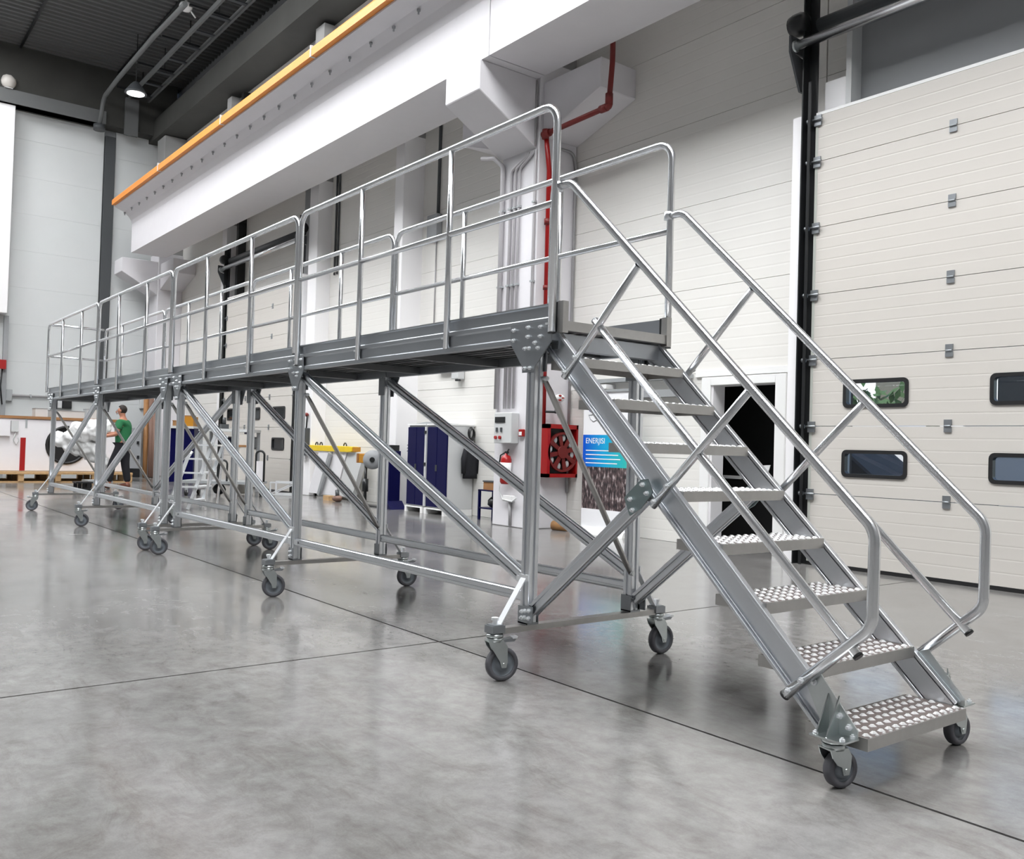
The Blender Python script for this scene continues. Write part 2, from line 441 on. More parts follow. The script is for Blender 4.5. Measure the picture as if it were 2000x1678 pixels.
# ------------------------------------------------------------------ concrete columns with corbels
def column(x0, x1, label):
    t = thing('concrete_column', ((x0 + x1) / 2, 5.35, 0), label, 'column', 'white concrete columns of the gate wall')
    MB().box(x0, x1, 5.0, WY, 0, 6.5).build('shaft', 'concrete_white', t, bevel=.012)
    MB().box(x0 + .05, x1 - .05, 5.06, WY, 6.5, 9.98).build('upper_shaft', 'upper_grey', t, bevel=.012)
    MB().prism([(5.0, 5.27), (5.0, 6.23), (4.0, 6.23), (4.0, 5.83)], 'x', x0 - .03, x1 - .05).build('front_corbel', 'concrete_white', t, bevel=.01)
    MB().prism([(x1, 5.42), (x1 + 1.15, 5.78), (x1 + 1.15, 6.18), (x1, 6.18)], 'y', 5.06, WY).build('side_corbel', 'concrete_white', t, bevel=.01)
    MB().prism([(x0, 5.42), (x0 - 1.15, 5.78), (x0 - 1.15, 6.18), (x0, 6.18)], 'y', 5.06, WY).build('side_corbel', 'concrete_white', t, bevel=.01)
    return t


column(-7.05, -6.22, 'white concrete column with corbels carrying conduits, fire hose cabinet and red pipe')
column(-24.5, -23.67, 'white concrete column with corbels at the corner beside brown tubes')

# crane runway beam: two spans meeting over the near column
PB = [(4.03, 6.23), (4.98, 6.23), (4.98, 7.08), (5.05, 7.2), (5.2, 7.32), (5.44, 7.42), (5.44, 7.52), (3.56, 7.52), (3.56, 7.42), (3.80, 7.33), (3.93, 7.22), (4.0, 7.12), (4.03, 7.02)]
boltm = MB().lathe([(.028, 0), (.028, .03), (.014, .03), (.014, .075)], (0, 0, -.04), (0, 0, -1), 8).mesh('bolt', 'midgrey')
beams = []
for x0, x1, lab in ((-22.94, -6.125, 'long white concrete crane beam ending at the far corner column'), (-6.105, 9.0, 'white concrete crane beam running on over the roller gate')):
    t = thing('crane_beam', ((x0 + x1) / 2, 4.5, 6.23), lab, 'beam', 'crane runway beams')
    MB().prism(PB, 'x', x0, x1).build('girder', 'concrete_white', t)
    x = -7.54 if x0 < -10 else -6.86 + .695
    st = -.695 if x0 < -10 else .695
    if x0 > -10: x += st
    while x0 < x < x1:
        inst(boltm, 'bolt', t, (x, 3.80, 7.335)); x += st
    beams.append(t)
# orange conductor rail along the flange
for x0, x1, lab in ((-22.9, -6.2, 'orange insulated conductor rail along the top edge of the long crane beam'), (-6.1, 9, 'orange insulated conductor rail on the crane beam over the roller gate')):
    t = thing('conductor_rail', ((x0 + x1) / 2, 3.52, 7.5), lab, 'conductor rail')
    n = max(1, round((x1 - x0) / 4.0)); L = (x1 - x0) / n
    for i in range(n):
        MB().prism([(3.47, 7.45), (3.56, 7.45), (3.56, 7.58), (3.53, 7.61), (3.49, 7.61), (3.47, 7.57)], 'x', x0 + i * L + .01, x0 + (i + 1) * L - .01).build('rail_section', 'orange', t)
        if i: MB().box(x0 + i * L - .02, x0 + i * L + .02, 3.462, 3.565, 7.445, 7.635).build('joint_clamp', 'lightgrey', t)
tag(MB().box(-19.0, -10.4, 3.7, 3.78, 7.523, 7.60).build('crane_rail', 'black'), 'black steel crane rail lying on the crane beam', 'rail')

# slim white wall posts between the panels (structure)
k = 1
for x0, x1, y0, z1, m in ((-10.62, -10.32, 5.28, 9.9, 'trimwhite'), (-14.36, -13.95, 5.38, 9.9, 'trimwhite'), (-18.9, -18.75, 5.5, 9.9, 'black'), (-19.55, -19.25, 5.38, 9.9, 'trimwhite'), (-15.1, -14.62, 5.6, 9.9, 'midgrey')):
    k += 1
    tp = MB().box(x0, x1, y0, WY + .02, 0, 6.6).build('trim_%d' % (10 + k), m, bevel=.01); struct(tp, 'vertical steel wall post')
    MB().box(x0, x1, y0, WY + .02, 6.6, z1).build('upper_post', 'upper_grey' if m == 'trimwhite' else m, tp)

# ------------------------------------------------------------------ sectional gates
def gate(name, x0, x1, wins, label, group, track='black', glass='glass'):
    GY = 5.34
    t = thing(name, ((x0 + x1) / 2, GY, 0), label, 'gate', group)
    zs = [.035, .73, 1.42, 2.105, 2.776, 3.473, 4.16, 4.645]
    def strip(mb, z0, z1, xa, xb, grooves):
        pf = [(GY, z0)]
        for g in grooves:
            if z0 + .012 < g < z1 - .012: pf += [(GY, g - .009), (GY + .0011, g), (GY, g + .009)]
        pf += [(GY, z1), (GY + .045, z1), (GY + .045, z0)]
        mb.prism(pf, 'x', xa, xb)
    for i in range(7):
        a, b = zs[i] + .003, zs[i + 1] - .003
        n = 6 if i < 6 else 4
        gro = [a + (b - a) * j / n for j in range(1, n)]
        ws = sorted(w for w in wins if a < (w[1] + w[2]) / 2 < b)
        sec = MB()
        if not ws: strip(sec, a, b, x0, x1, gro)
        else:
            w0, w1_ = ws[0][1] + .02, ws[0][2] - .02
            strip(sec, a, w0, x0, x1, gro); strip(sec, w1_, b, x0, x1, gro)
            ed = [x0] + [e for w in ws for e in (w[0] + .02, w[0] + .66)] + [x1]
            for q in range(0, len(ed), 2): strip(sec, w0, w1_, ed[q], ed[q + 1], gro)
        sec.build('section', 'gate', t)
        for wx, wz0, wz1 in ws:
            w = MB(); ring_xz(w, rrect(wx, wx + .68, wz0, wz1, .05), rrect(wx + .035, wx + .645, wz0 + .035, wz1 - .035, .03), GY - .012, GY + .046)
            w.build('window_frame', 'blackplastic', t)
            MB().box(wx + .03, wx + .65, GY + .015, GY + .021, wz0 + .03, wz1 - .03).build('window_pane', glass, t)
        if 0 < i:
            for hx in (x0 + 1.44, x0 + 2.88):
                h = MB(); h.box(hx - .035, hx + .035, GY - .012, GY - .001, a - .06, a - .012); h.box(hx - .035, hx + .035, GY - .012, GY - .001, a + .006, a + .055)
                h.cyl((hx - .03, GY - .014, a - .003), (hx + .03, GY - .014, a - .003), .009, 8)
                h.build('hinge', 'gusset', t)
        for sx, sg in ((x0, -1), (x1, 1)):
            h = MB(); zz = b if i < 6 else b - .05
            h.box(sx - .01 if sg < 0 else sx - .07, sx + .07 if sg < 0 else sx + .01, GY - .02, GY - .002, zz - .06, zz + .05)
            h.cyl((sx - .09 * -sg * -1, GY - .03, zz), (sx + .02 * sg, GY - .03, zz), .012, 8)
            h.cyl((sx + sg * .085, GY - .03, zz), (sx + sg * .045, GY - .03, zz), .024, 10)
            h.build('roller_bracket', 'gusset', t)
    for sx, sg in ((x0, -1), (x1, 1)):
        MB().box(min(sx, sx - sg * .03), max(sx, sx - sg * .03), GY - .004, GY, .04, 4.64).build('edge_profile', 'gate_edge', t)
        e0, e1 = sorted((sx + sg * .015, sx + sg * .13))
        tr = MB().box(e0, e1, GY + .03, GY + .05, 0, 5.95); f0, f1 = sorted((sx + sg * .115, sx + sg * .13)); tr.box(f0, f1, GY - .07, GY + .05, 0, 5.95)
        g0, g1 = sorted((sx + sg * .03, sx + sg * .06)); tr.box(g0, g1, GY - .06, GY - .045, 0, 5.0)
        tr.build('track', track, t)
        j0, j1 = sorted((sx + sg * .13, sx + sg * .265))
        MB().box(j0, j1, GY - .02, WY, 0, 4.68).build('jamb', 'trimwhite', t)
    MB().box(x0, x1, GY + .002, GY + .04, .001, .035).build('bottom_seal', 'blackplastic', t)
    MB().box(x0, x1, GY, GY + .05, 4.645, 4.675).build('lit_top_edge', 'white', t)  # light on the leaf's top edge put into a white colour
    # shaft with springs and drums above the leaf
    MB().cyl((x0 - .22, GY - .12, 5.40), (x1 + .2, GY - .12, 5.40), .052, 16).build('shaft', 'alu', t)
    MB().cyl((x0 - .02, GY + .06, 5.62), (x1 + .02, GY + .06, 5.62), .075, 14).build('spring_tube', 'darkgrey', t)
    for sx, sg in ((x0, -1), (x1, 1)):
        bx = sx + sg * .2
        br = MB().prism([(GY - .2, 5.33), (GY + .05, 5.30), (GY + .05, 4.95), (GY - .02, 4.95)], 'x', bx - .012, bx + .012)
        br.box(bx - .012, bx + .012, GY - .2, GY + .06, 5.33, 5.5); br.build('bearing_plate', 'darkgrey', t)
        MB().lathe([(.05, -.10), (.105, -.09), (.12, -.03), (.12, .04), (.10, .09), (.05, .10)], (bx, GY - .04, 5.66), (1, 0, 0), 16).build('cable_drum', 'black', t)
        MB().lathe([(.06, -.03), (.066, 0), (.06, .03)], (bx, GY - .12, 5.40), (1, 0, 0), 14).build('bearing', 'zinc', t)
    return t


w1 = [(-1.688, 1.60, 1.88), (-.264, 1.60, 1.88), (1.16, 1.60, 1.88), (-1.688, .915, 1.185), (-.264, .915, 1.185), (1.16, .915, 1.185)]
gate('sectional_gate', -2.07, 2.57, w1, 'beige sectional gate of ribbed panels beside the open dark doorway', 'sectional gates')
w2 = [(x, a, b) for x in (-18.65, -17.24, -15.85) for a, b in ((1.59, 1.88), (.91, 1.19))]
gate('sectional_gate', -18.93, -14.72, w2, 'beige sectional gate behind the trolleys and workbench', 'sectional gates', glass='darkglass')

# recess above the near gate: set-back panel, shade put into its grey; white reveal
t = thing('lintel_panel', (.3, 5.6, 4.7), 'wall panel set back above the beige gate, shade put into its grey', 'panel')
MB().box(-1.75, 2.5, 5.62, 5.69, 4.7, 6.6).build('back_panel', 'midgrey', t)
MB().box(-1.80, -1.74, 5.44, 5.69, 4.68, 6.6).build('reveal', 'lightgrey', t)
MB().box(-2.05, -1.80, 5.46, 5.69, 4.66, 5.02).build('corner_block', 'trimwhite', t)

# ------------------------------------------------------------------ doorway
d = MB()
FY = WY - .03
d.box(-3.80, -3.66, FY, WY + .22, 0, 2.02); d.box(-2.74, -2.60, FY, WY + .22, 0, 2.02); d.box(-3.66, -2.74, FY, WY + .22, 1.92, 2.02)
do = d.build('door_1', 'white', bevel=.006); struct(do, 'white framed doorway open to a dark room')
MB().box(-3.66, -3.63, FY + .02, WY + .2, 0, 1.92).build('door_stop', 'trimwhite', do)
MB().box(-3.90, -2.50, WY - .025, WY, 2.03, 2.10).build('door_hood', 'white', do)
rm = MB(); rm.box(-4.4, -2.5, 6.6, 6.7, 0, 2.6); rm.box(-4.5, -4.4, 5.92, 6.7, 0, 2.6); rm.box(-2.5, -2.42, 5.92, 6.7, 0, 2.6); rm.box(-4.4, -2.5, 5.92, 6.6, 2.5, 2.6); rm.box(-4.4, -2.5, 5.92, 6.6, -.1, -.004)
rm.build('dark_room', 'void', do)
p0, p1 = bp(1392, 930, y=6.4), bp(1446, 928, y=6.4)
tag(MB().box(p0.x, p1.x, 6.4, 6.43, p0.z - .02, p0.z + .02).build('shelf_edge', 'label'), 'thin white bar inside the dark doorway', 'bar')
c = bp(1492, 918, y=6.1)
t = thing('door_sign', (c.x, 6.1, c.z - .05), 'small white and green sign inside the dark doorway', 'sign')
MB().prism([(c.x - .05, c.z - .04), (c.x + .05, c.z - .05), (c.x + .09, c.z + .06), (c.x - .06, c.z + .05)], 'y', 6.1, 6.11).build('sign_plate', 'label', t)
MB().prism([(c.x - .04, c.z - .02), (c.x - .005, c.z - .02), (c.x - .01, c.z + .04), (c.x - .045, c.z + .04)], 'y', 6.09, 6.099).build('green_mark', 'cloth_green', t)

# ------------------------------------------------------------------ pipes and boxes on the near column
CX0, CX1 = -7.05, -6.22
cl = ['leftmost pipe by the column edge', 'second pipe beside the thick trunking', 'third pipe between two conduits', 'fourth pipe near the red pipe', 'last pipe before the red pipe']
for i, (x, r, zb) in enumerate(((-6.98, .035, 1.66), (-6.80, .022, 1.66), (-6.70, .020, 1.66), (-6.60, .018, 1.66), (-6.255, .020, .35))):
    tx = -6.62 + .02 * i
    pth = fillet([(x, 4.96, zb), (x, 4.96, 5.16), (tx - (.5 if i == 0 else 0), 4.90, 5.30), (tx - (.75 if i == 0 else 0), 4.86, 5.345)], .10, 4)
    if i > 0: tg = (0, -6.42, -6.36, -6.305, -6.25)[i]; pth = fillet([(x, 4.975, zb), (x, 4.975, 5.05), (tg, 4.975, 5.20), (tg, 4.975, 5.24)], .08, 4)
    t = thing('conduit', (x, 4.97, zb), 'grey conduit clamped to the white column, ' + cl[i], 'conduit', 'conduits on the column')
    MB().tube(pth, r, 8).build('pipe', 'conduit_pale', t)
    for z in (2.3, 3.4, 4.5): MB().box(x - r - .012, x + r + .012, 4.975 - r - .004, 5.0, z, z + .025).build('clamp', 'greysteel', t)
for i, x in enumerate((-6.30, -6.26)):
    MBt = MB().tube([(x, 5.035 - .07, 5.3), (x, 5.035 - .07, 6.2)], .016, 8)
    tag(MBt.build('riser_conduit', 'conduit'), ('thin grey conduit rising up the column next to the front corbel', 'thin grey conduit rising up the column next to the side corbel')[i], 'conduit', 'riser conduits by the corbel')
# thin conduit on the wall side of the column
tag(MB().tube(fillet([(-6.19, 5.35, 5.32), (-6.19, 5.62, 5.32), (-6.19, 5.66, 5.1), (-6.19, 5.66, .5)], .12, 5), .02, 8).build('wall_conduit', 'conduit'), 'grey conduit in the corner between column and wall panels', 'conduit')
# red sprinkler pipe
t = thing('sprinkler_pipe', (-6.16, 5.14, 1.45), 'red steel fire pipe running up the column from the hose cabinet and along the corbel', 'pipe')
pa = [(-6.14, 5.13, 1.45), (-6.14, 5.13, 3.0), (-6.14, 5.13, 4.4), (-6.14, 5.0, 5.40)]
MB().tube([(-6.14, 5.15, 1.45), (-6.14, 5.13, 4.95), (-6.07, 5.0, 5.40)], .035, 12).build('riser', 'red', t)
MB().tube([(-6.07, 4.99, 5.41), (-4.90, 4.99, 5.44)], .035, 12).build('branch', 'darkred', t)
MB().tube([(-4.83, 4.99, 5.50), (-4.83, 5.03, 6.0), (-4.83, 5.03, 7.0)], .035, 12).build('upper_riser', 'darkred', t)
for p, q in (((-6.07, 4.99, 5.34), (-6.07, 4.99, 5.47)), ((-6.12, 4.99, 5.41), (-5.98, 4.99, 5.41)), ((-4.98, 4.99, 5.44), (-4.86, 4.99, 5.44)), ((-4.83, 4.99, 5.46), (-4.83, 4.99, 5.60)), ((-6.135, 5.125, 4.2), (-6.135, 5.125, 4.28)), ((-6.14, 5.14, 3.3), (-6.14, 5.14, 3.36))):
    MB().cyl(p, q, .05, 12).build('coupling', 'darkred', t)
MB().tube(fillet([(-4.88, 4.99, 5.44), (-4.83, 4.99, 5.44), (-4.83, 4.99, 5.50)], .04, 4), .046, 10).build('elbow', 'darkred', t)
v = MB().cyl((-6.10, 5.15, 1.62), (-6.02, 5.34, 1.62), .016, 8); v.cyl((-6.05, 5.30, 1.60), (-6.05, 5.30, 1.74), .02, 8); v.tube([(-6.05, 5.30, 1.74), (-6.05, 5.24, 1.78), (-6.05, 5.23, 1.82)], .012, 6)
v.build('valve', 'black', t)

# fire hose cabinet on the side of the column
X0, X1, Y0, Y1, Z0, Z1 = -6.22, -6.02, 5.14, 5.695, .72, 1.452
t = thing('hose_cabinet', (-6.12, 5.4, .72), 'red fire hose cabinet with round hose reel on the column side', 'hose cabinet')
b = MB(); b.box(X0, X1, Y0, Y0 + .05, Z0, Z1); b.box(X0, X1, Y1 - .03, Y1, Z0, Z1); b.box(X0, X1, Y0, Y1, Z0, Z0 + .05); b.box(X0, X1, Y0, Y1, Z1 - .06, Z1); b.box(X0, X0 + .02, Y0, Y1, Z0, Z1)
b.build('case', 'red', t)
MB().box(X0 + .02, X0 + .03, Y0 + .05, Y1 - .03, Z0 + .05, Z1 - .06).build('back_plate', 'black', t)
cy, cz, R = 5.43, 1.07, .275
MB().lathe([(R, -.02), (R, .02), (R - .03, .02), (R - .03, -.02)], (X1 - .02, cy, cz), (1, 0, 0), 28, closed=True, smooth=False).build('reel_rim', 'darkred', t)
rl = MB()
for k in range(8):
    a = 2 * math.pi * k / 8 + .2
    pl = [(.03, a - .9), (.10, a - .28), (R - .02, a - .13), (R - .02, a + .13), (.10, a + .28)]
    rl.prism([(cy + r * math.cos(q), cz + r * math.sin(q)) for r, q in pl], 'x', X1 - .03, X1 - .015)
rl.lathe([(.09, -.02), (.09, .02)], (X1 - .02, cy, cz), (1, 0, 0), 18); rl.build('reel_spokes', 'darkred', t)
for k in range(8):
    a = 2 * math.pi * (k + .5) / 8 + .2
    MB().ball((X1 - .05, cy + .2 * math.cos(a), cz + .2 * math.sin(a)), .02, .035, .05, 8, 5).build('hose_loop', 'lightgrey', t)

# electrical panel
t = thing('control_panel', (-6.7, 4.9, 1.17), 'grey electrical control box with display and switches on the column', 'control panel')
MB().box(-6.88, -6.48, 4.86, 4.999, 1.17, 1.60).build('case', 'lightgrey', t, bevel=.008)
MB().box(-6.85, -6.62, 4.85, 4.858, 1.46, 1.54).build('display', 'black', t)
for x in (-6.80, -6.70): MB().box(x - .02, x + .02, 4.845, 4.858, 1.33, 1.39).build('switch', 'darkgrey', t)
for x in (-6.82, -6.72): MB().cyl((x, 4.858, 1.25), (x, 4.835, 1.25), .025, 10).build('push_button', 'red', t)
# fire extinguisher
t = thing('fire_extinguisher', (-6.64, 4.9, .62), 'red fire extinguisher hanging on the white column below the control box', 'fire extinguisher')
MB().lathe([(.06, .60), (.078, .63), (.078, .94), (.06, .99), (.022, 1.01), (.022, 1.03)], (-6.64, 4.91, 0), (0, 0, 1), 18).build('cylinder', 'red', t)
MB().lathe([(.0785, .68), (.0785, .9)], (-6.64, 4.91, 0), (0, 0, 1), 18).build('paper_label', 'label', t)
h = MB().box(-6.655, -6.60, 4.895, 4.925, 1.03, 1.06); h.tube([(-6.62, 4.91, 1.05), (-6.58, 4.91, 1.09)], .01, 6); h.build('valve_head', 'black', t)
MB().tube([(-6.66, 4.90, 1.04), (-6.73, 4.88, 1.0), (-6.75, 4.87, .85), (-6.74, 4.87, .74)], .011, 6).build('hose', 'blackplastic', t)
MB().box(-6.65, -6.63, 4.98, 5.0, .75, .95).build('bracket', 'black', t)
# call point, sign, junction box
t = thing('call_point', (-6.39, 4.98, 1.29), 'small red square fire call point on the column', 'call point')
MB().box(-6.44, -6.34, 4.955, 4.999, 1.27, 1.37).build('case', 'red', t, bevel=.006); MB().box(-6.42, -6.36, 4.95, 4.955, 1.285, 1.335).build('press_pane', 'label', t)
t = thing('emergency_lamp', (-6.17, 5.40, 1.80), 'white lamp with red marks above the hose cabinet', 'lamp')
MB().ball((-6.13, 5.42, 1.82), .09, .075, .055, 12, 8).build('body', 'white', t)
for a, b_ in ((5.37, 1.85), (5.37, 1.79), (5.42, 1.82)): MB().ball((-6.052, a, b_), .012, .03, .014, 8, 5).build('red_mark', 'red', t)
t = thing('socket_box', (-6.62, 4.96, .37), 'white socket box with hanging cable low on the column', 'socket box')
MB().box(-6.72, -6.52, 4.93, 4.999, .36, .44).build('case', 'white', t, bevel=.005)
MB().tube([(-6.60, 4.97, .36), (-6.60, 4.98, .02)], .022, 8).build('down_pipe', 'conduit', t)
MB().tube([(-6.80, 4.95, .85), (-6.82, 4.94, .50), (-6.72, 4.93, .38), (-6.50, 4.93, .36), (-6.42, 4.94, .42)], .012, 6).build('cable', 'lightgrey', t)
tag(MB().lathe([(.065, 0), (.065, .24), (.045, .24), (.045, 0)], (-6.02, 5.28, .066), (1, 0.25, 0), 16, closed=True, smooth=True).build('cardboard_tube', 'cardboard'), 'short brown tube lying on the floor by the column', 'tube')
# ------------------------------------------------------------------ roll-up banner
a = bp(1131, 772, y=5.45); b = bp(1222, 770, y=5.45); bl = bp(1143, 1036, y=5.45)
X0, X1 = -5.64, -4.80; ZT = 1.88
m = bpy.data.materials.new('banner_print'); m.use_nodes = True; n = m.node_tree.nodes; l = m.node_tree.links
tc = n.new('ShaderNodeTexCoord'); sp = n.new('ShaderNodeSeparateXYZ'); l.new(tc.outputs['Object'], sp.inputs[0])
gx = n.new('ShaderNodeMapRange'); gx.inputs[1].default_value = -.42; gx.inputs[2].default_value = .42; l.new(sp.outputs[0], gx.inputs[0])
gr = n.new('ShaderNodeValToRGB'); e = gr.color_ramp.elements
e[0].color = (0.0, 0.075, 0.62, 1); e[1].color = (0.03, 0.48, 0.42, 1); e.new(.5).color = (0.0, 0.36, 0.66, 1)
l.new(gx.outputs[0], gr.inputs[0])
vo = n.new('ShaderNodeTexNoise'); vo.inputs['Scale'].default_value = 14; vo.inputs['Detail'].default_value = 6; mp = n.new('ShaderNodeMapping'); mp.inputs['Scale'].default_value = (2.2, 1, .8)
l.new(tc.outputs['Object'], mp.inputs[0]); l.new(mp.outputs[0], vo.inputs['Vector'])
cr = n.new('ShaderNodeValToRGB'); e = cr.color_ramp.elements; e[0].position = .40; e[0].color = (.02, .015, .018, 1); e[1].position = .68; e[1].color = (.52, .45, .45, 1); e.new(.55).color = (.11, .075, .075, 1)
l.new(vo.outputs[0], cr.inputs[0])
def step(thr):
    g = n.new('ShaderNodeMath'); g.operation = 'GREATER_THAN'; l.new(sp.outputs[2], g.inputs[0]); g.inputs[1].default_value = thr; return g
def mixc(f, A, B):
    q = n.new('ShaderNodeMix'); q.data_type = 'RGBA'; l.new(f.outputs[0], q.inputs[0])
    for s_, x_ in ((6, A), (7, B)):
        if isinstance(x_, tuple): q.inputs[s_].default_value = x_
        else: l.new(x_, q.inputs[s_])
    return q.outputs[2]
WHT = (.86, .86, .88, 1)
c1 = mixc(step(.33), WHT, cr.outputs[0]); c2 = mixc(step(.89), c1, gr.outputs[0]); c3 = mixc(step(1.315), c2, WHT)
l.new(c3, n['Principled BSDF'].inputs['Base Color']); n['Principled BSDF'].inputs['Roughness'].default_value = .4
M['banner'] = m
t = thing('rollup_banner', ((X0 + X1) / 2, 5.45, 0), 'tall roll-up banner with blue block and city picture beside the hose cabinet', 'banner')
o = MB().box(X0 - (X0 + X1) / 2, X1 - (X0 + X1) / 2, -.003, .003, .06, ZT).build('print_sheet', 'banner'); o.location = ((X0 + X1) / 2, 5.45, 0); bpy.context.view_layer.update(); put(o, t)
MB().box(X0 - .02, X1 + .02, 5.43, 5.47, ZT, ZT + .03).build('top_rail', 'greysteel', t)
MB().prism([(5.37, .0), (5.53, .0), (5.52, .05), (5.47, .08), (5.40, .07)], 'x', X0 - .02, X1 + .02).build('base_case', 'white', t)
M['bannerblue'] = mat('banner_ink', (.02, .02, .16), .5)
for txt, sz, mm, xx, zz in (('Gün', .13, 'bannerblue', X0 + .09, 1.62), ('ENERJISI', .105, 'label', X0 + .05, 1.20)):
    me = text_mesh(txt, sz, mm); inst(me, 'lettering', t, (xx, 5.446, zz), (math.pi / 2, 0, 0))
for k in range(4):
    MB().box(X0 + .06, X0 + .06 + (.55, .62, .66, .6)[k], 5.4455, 5.4465, 1.10 - k * .055, 1.112 - k * .055).build('text_line', M['label'], t)
lg = MB()
lg.tube([(X0 + .10, 5.445, 1.58), (X0 + .14, 5.445, 1.52), (X0 + .20, 5.445, 1.49), (X0 + .28, 5.445, 1.52), (X0 + .34, 5.445, 1.58), (X0 + .42, 5.445, 1.52), (X0 + .50, 5.445, 1.58)], .006, 5)
lg.tube([(X0 + .10, 5.445, 1.58), (X0 + .20, 5.445, 1.585), (X0 + .28, 5.445, 1.52), (X0 + .34, 5.445, 1.49), (X0 + .42, 5.445, 1.52)], .006, 5)
lg.build('logo', 'midgrey', t)
# cable trays above the banner
for i, (z, h_, y0) in enumerate(((2.02, .05, 5.60), (1.80, .09, 5.58))):
    tag(MB().box(-5.95 if i == 0 else -5.2, -3.95, y0, WY - .002, z, z + h_).build('cable_duct', 'midgrey' if i else 'greysteel'), ('thin grey cable duct running along the wall to the doorway', 'thick grey cable duct behind the top of the banner')[i], 'cable duct')
tag(MB().box(-6.0, -5.3, 5.52, WY - .002, 1.93, 1.99).build('wall_lamp_box', 'white'), 'white strip box on the wall above the banner', 'strip box')
# pipe, box and conduits on the wall between the posts
for x, z0, lab in ((-9.80, 5.10, 'dark conduit running down the wall beside the white post to a grey box'), (-13.72, 4.6, 'thin dark conduit on the wall by the far white post'), (-13.60, 4.6, 'second thin dark conduit on the wall by the far white post')):
    tag(MB().tube([(x, WY - .02, z0), (x, WY - .02, 9.8)], .03 if x > -11 else .022, 8).build('wall_conduit', 'darkgrey'), lab, 'conduit')
tag(MB().box(-10.0, -9.68, WY - .12, WY - .001, 4.72, 5.12).build('junction_box', 'midgrey', bevel=.01), 'grey junction box on the wall beside the white post', 'junction box')
tag(MB().tube([(-9.84, WY - .015, 4.72), (-9.84, WY - .015, 2.6)], .012, 6).build('drop_cable', 'conduit'), 'thin cable dropping down the wall from the junction box', 'cable')
t = thing('wall_heater_box', (-8.95, 5.6, 2.2), 'small grey box high on the wall between column and cabinets', 'wall box')
MB().box(-9.06, -8.86, WY - .14, WY - .001, 2.22, 2.52).build('case', 'lightgrey', t, bevel=.01); MB().box(-9.0, -8.92, WY - .1, WY - .04, 2.19, 2.22).build('cable_gland', 'darkgrey', t)
tag(MB().box(-9.6, -9.15, WY - .08, WY - .001, 2.36, 2.46).build('wall_vent', 'midgrey'), 'flat grey vent under the deck line on the wall', 'vent')

# ------------------------------------------------------------------ the yard outside, seen through the gate windows
struct(MB().box(-40, 14, 5.95, 60, -.25, -.14).build('ground_outside', 'asphalt'), 'asphalt yard outside the gate')
def vehicle(name, x, y, L, H, m_, lab):
    t = thing(name, (x, y, -.14), lab, 'vehicle')
    b = [(x - L / 2, .15), (x + L / 2, .15), (x + L / 2, H * .55), (x + L * .33, H * .62), (x + L * .18, H), (x - L * .40, H), (x - L / 2, H * .62)]
    MB().prism(b, 'y', y - .85, y + .85).build('body', m_, t, bevel=.04)
    for a, c in ((-.38, -.12), (-.08, .2)): MB().box(x + a * L, x + c * L, y - .862, y - .85, H * .64, H * .9).build('side_window', 'void', t)
    for a in (-.3, .3):
        MB().lathe([(.30, -.1), (.30, .1)], (x + a * L, y - .8, .16), (0, 1, 0), 18).build('wheel', 'blackplastic', t)
    MB().box(x + L * .5, x + L * .5 + .01, y - .7, y - .45, H * .4, H * .5).build('headlamp', 'label', t)
vehicle('car', -7.0, 13.4, 4.2, 1.30, 'cartint', 'dark parked car outside seen through the gate windows')
vehicle('van', -9.2, 18.6, 4.8, 2.1, 'white', 'white van parked outside behind the dark car')
vehicle('delivery_van', -3.6, 16.0, 4.0, 1.9, 'lightgrey', 'pale delivery van parked outside the gate')
t = thing('yard_building', (-9, 31, -.14), 'pale office building with dark window bands across the yard', 'building')
MB().box(-26, 8, 30, 36, -.14, 5.2).build('wall', 'white', t)
for k in range(14):
    for z in (1.2, 3.2): MB().box(-25 + k * 2.3, -23.6 + k * 2.3, 29.96, 30, z, z + 1.1).build('window', 'darkglass', t)
MB().box(-26.3, 8.3, 29.7, 36, 5.2, 5.5).build('roof_edge', 'white', t)
for k, (x, y, h) in enumerate(((-10.3, 22.5, 3.4), (-13.2, 24.5, 3.9), (-8.2, 25, 3.0))):
    t = thing('tree', (x, y, -.14), ('round green tree outside nearest the white van', 'tall green tree outside at the back of the yard', 'small green tree outside before the office building')[k], 'tree', 'trees in the yard')
    MB().cyl((x, y, -.14), (x, y, h * .6), .09, 8).build('trunk', 'brownwood', t)
    cr = MB(); random.seed(20 + k)
    for q in range(150):
        d = Vector((random.gauss(0, 1), random.gauss(0, 1), random.gauss(0, .8))).normalized() * (h * .28 * random.uniform(.4, 1)); c = Vector((x, y, h * .72)) + d
        u = Vector((random.gauss(0, 1), random.gauss(0, 1), random.gauss(0, 1))).normalized(); w = u.orthogonal().normalized() * .09
        cr.add([c - u * .22, c - w, c + u * .22, c + w], [(0, 1, 2, 3)])
    cr.build('crown', 'leaf', t, weld=False)
# ================================================================== MOBILE WORK PLATFORM
PF = thing('mobile_work_platform', (-5, .35, 0), 'long aluminium mobile work platform with guardrails, stair and swivel castors', 'work platform')
L_, G_, W_ = 2.685, .4158, .70
FX = [0, -L_, -2 * L_, -2 * L_ - G_, -3 * L_ - G_, -4 * L_ - G_]
HB = [.172, -2.685, -5.575, -8.49, -11.48]          # hoop boundaries
MIDP = [(-.725, -1.745), (-3.59, -4.62), (-6.46, -7.56), (-9.38, -10.52)]
ZTOP, ZMID, ZDK = 2.742, 2.268, 1.712
RY = -.025
post_p = slotted(.060, .060, .008, .008)
bolt_me = MB().lathe([(.011, 0), (.011, .008), (.006, .008), (.006, .018)], (0, 0, 0), (0, -1, 0), 6, smooth=False).mesh('bolt', 'galv')

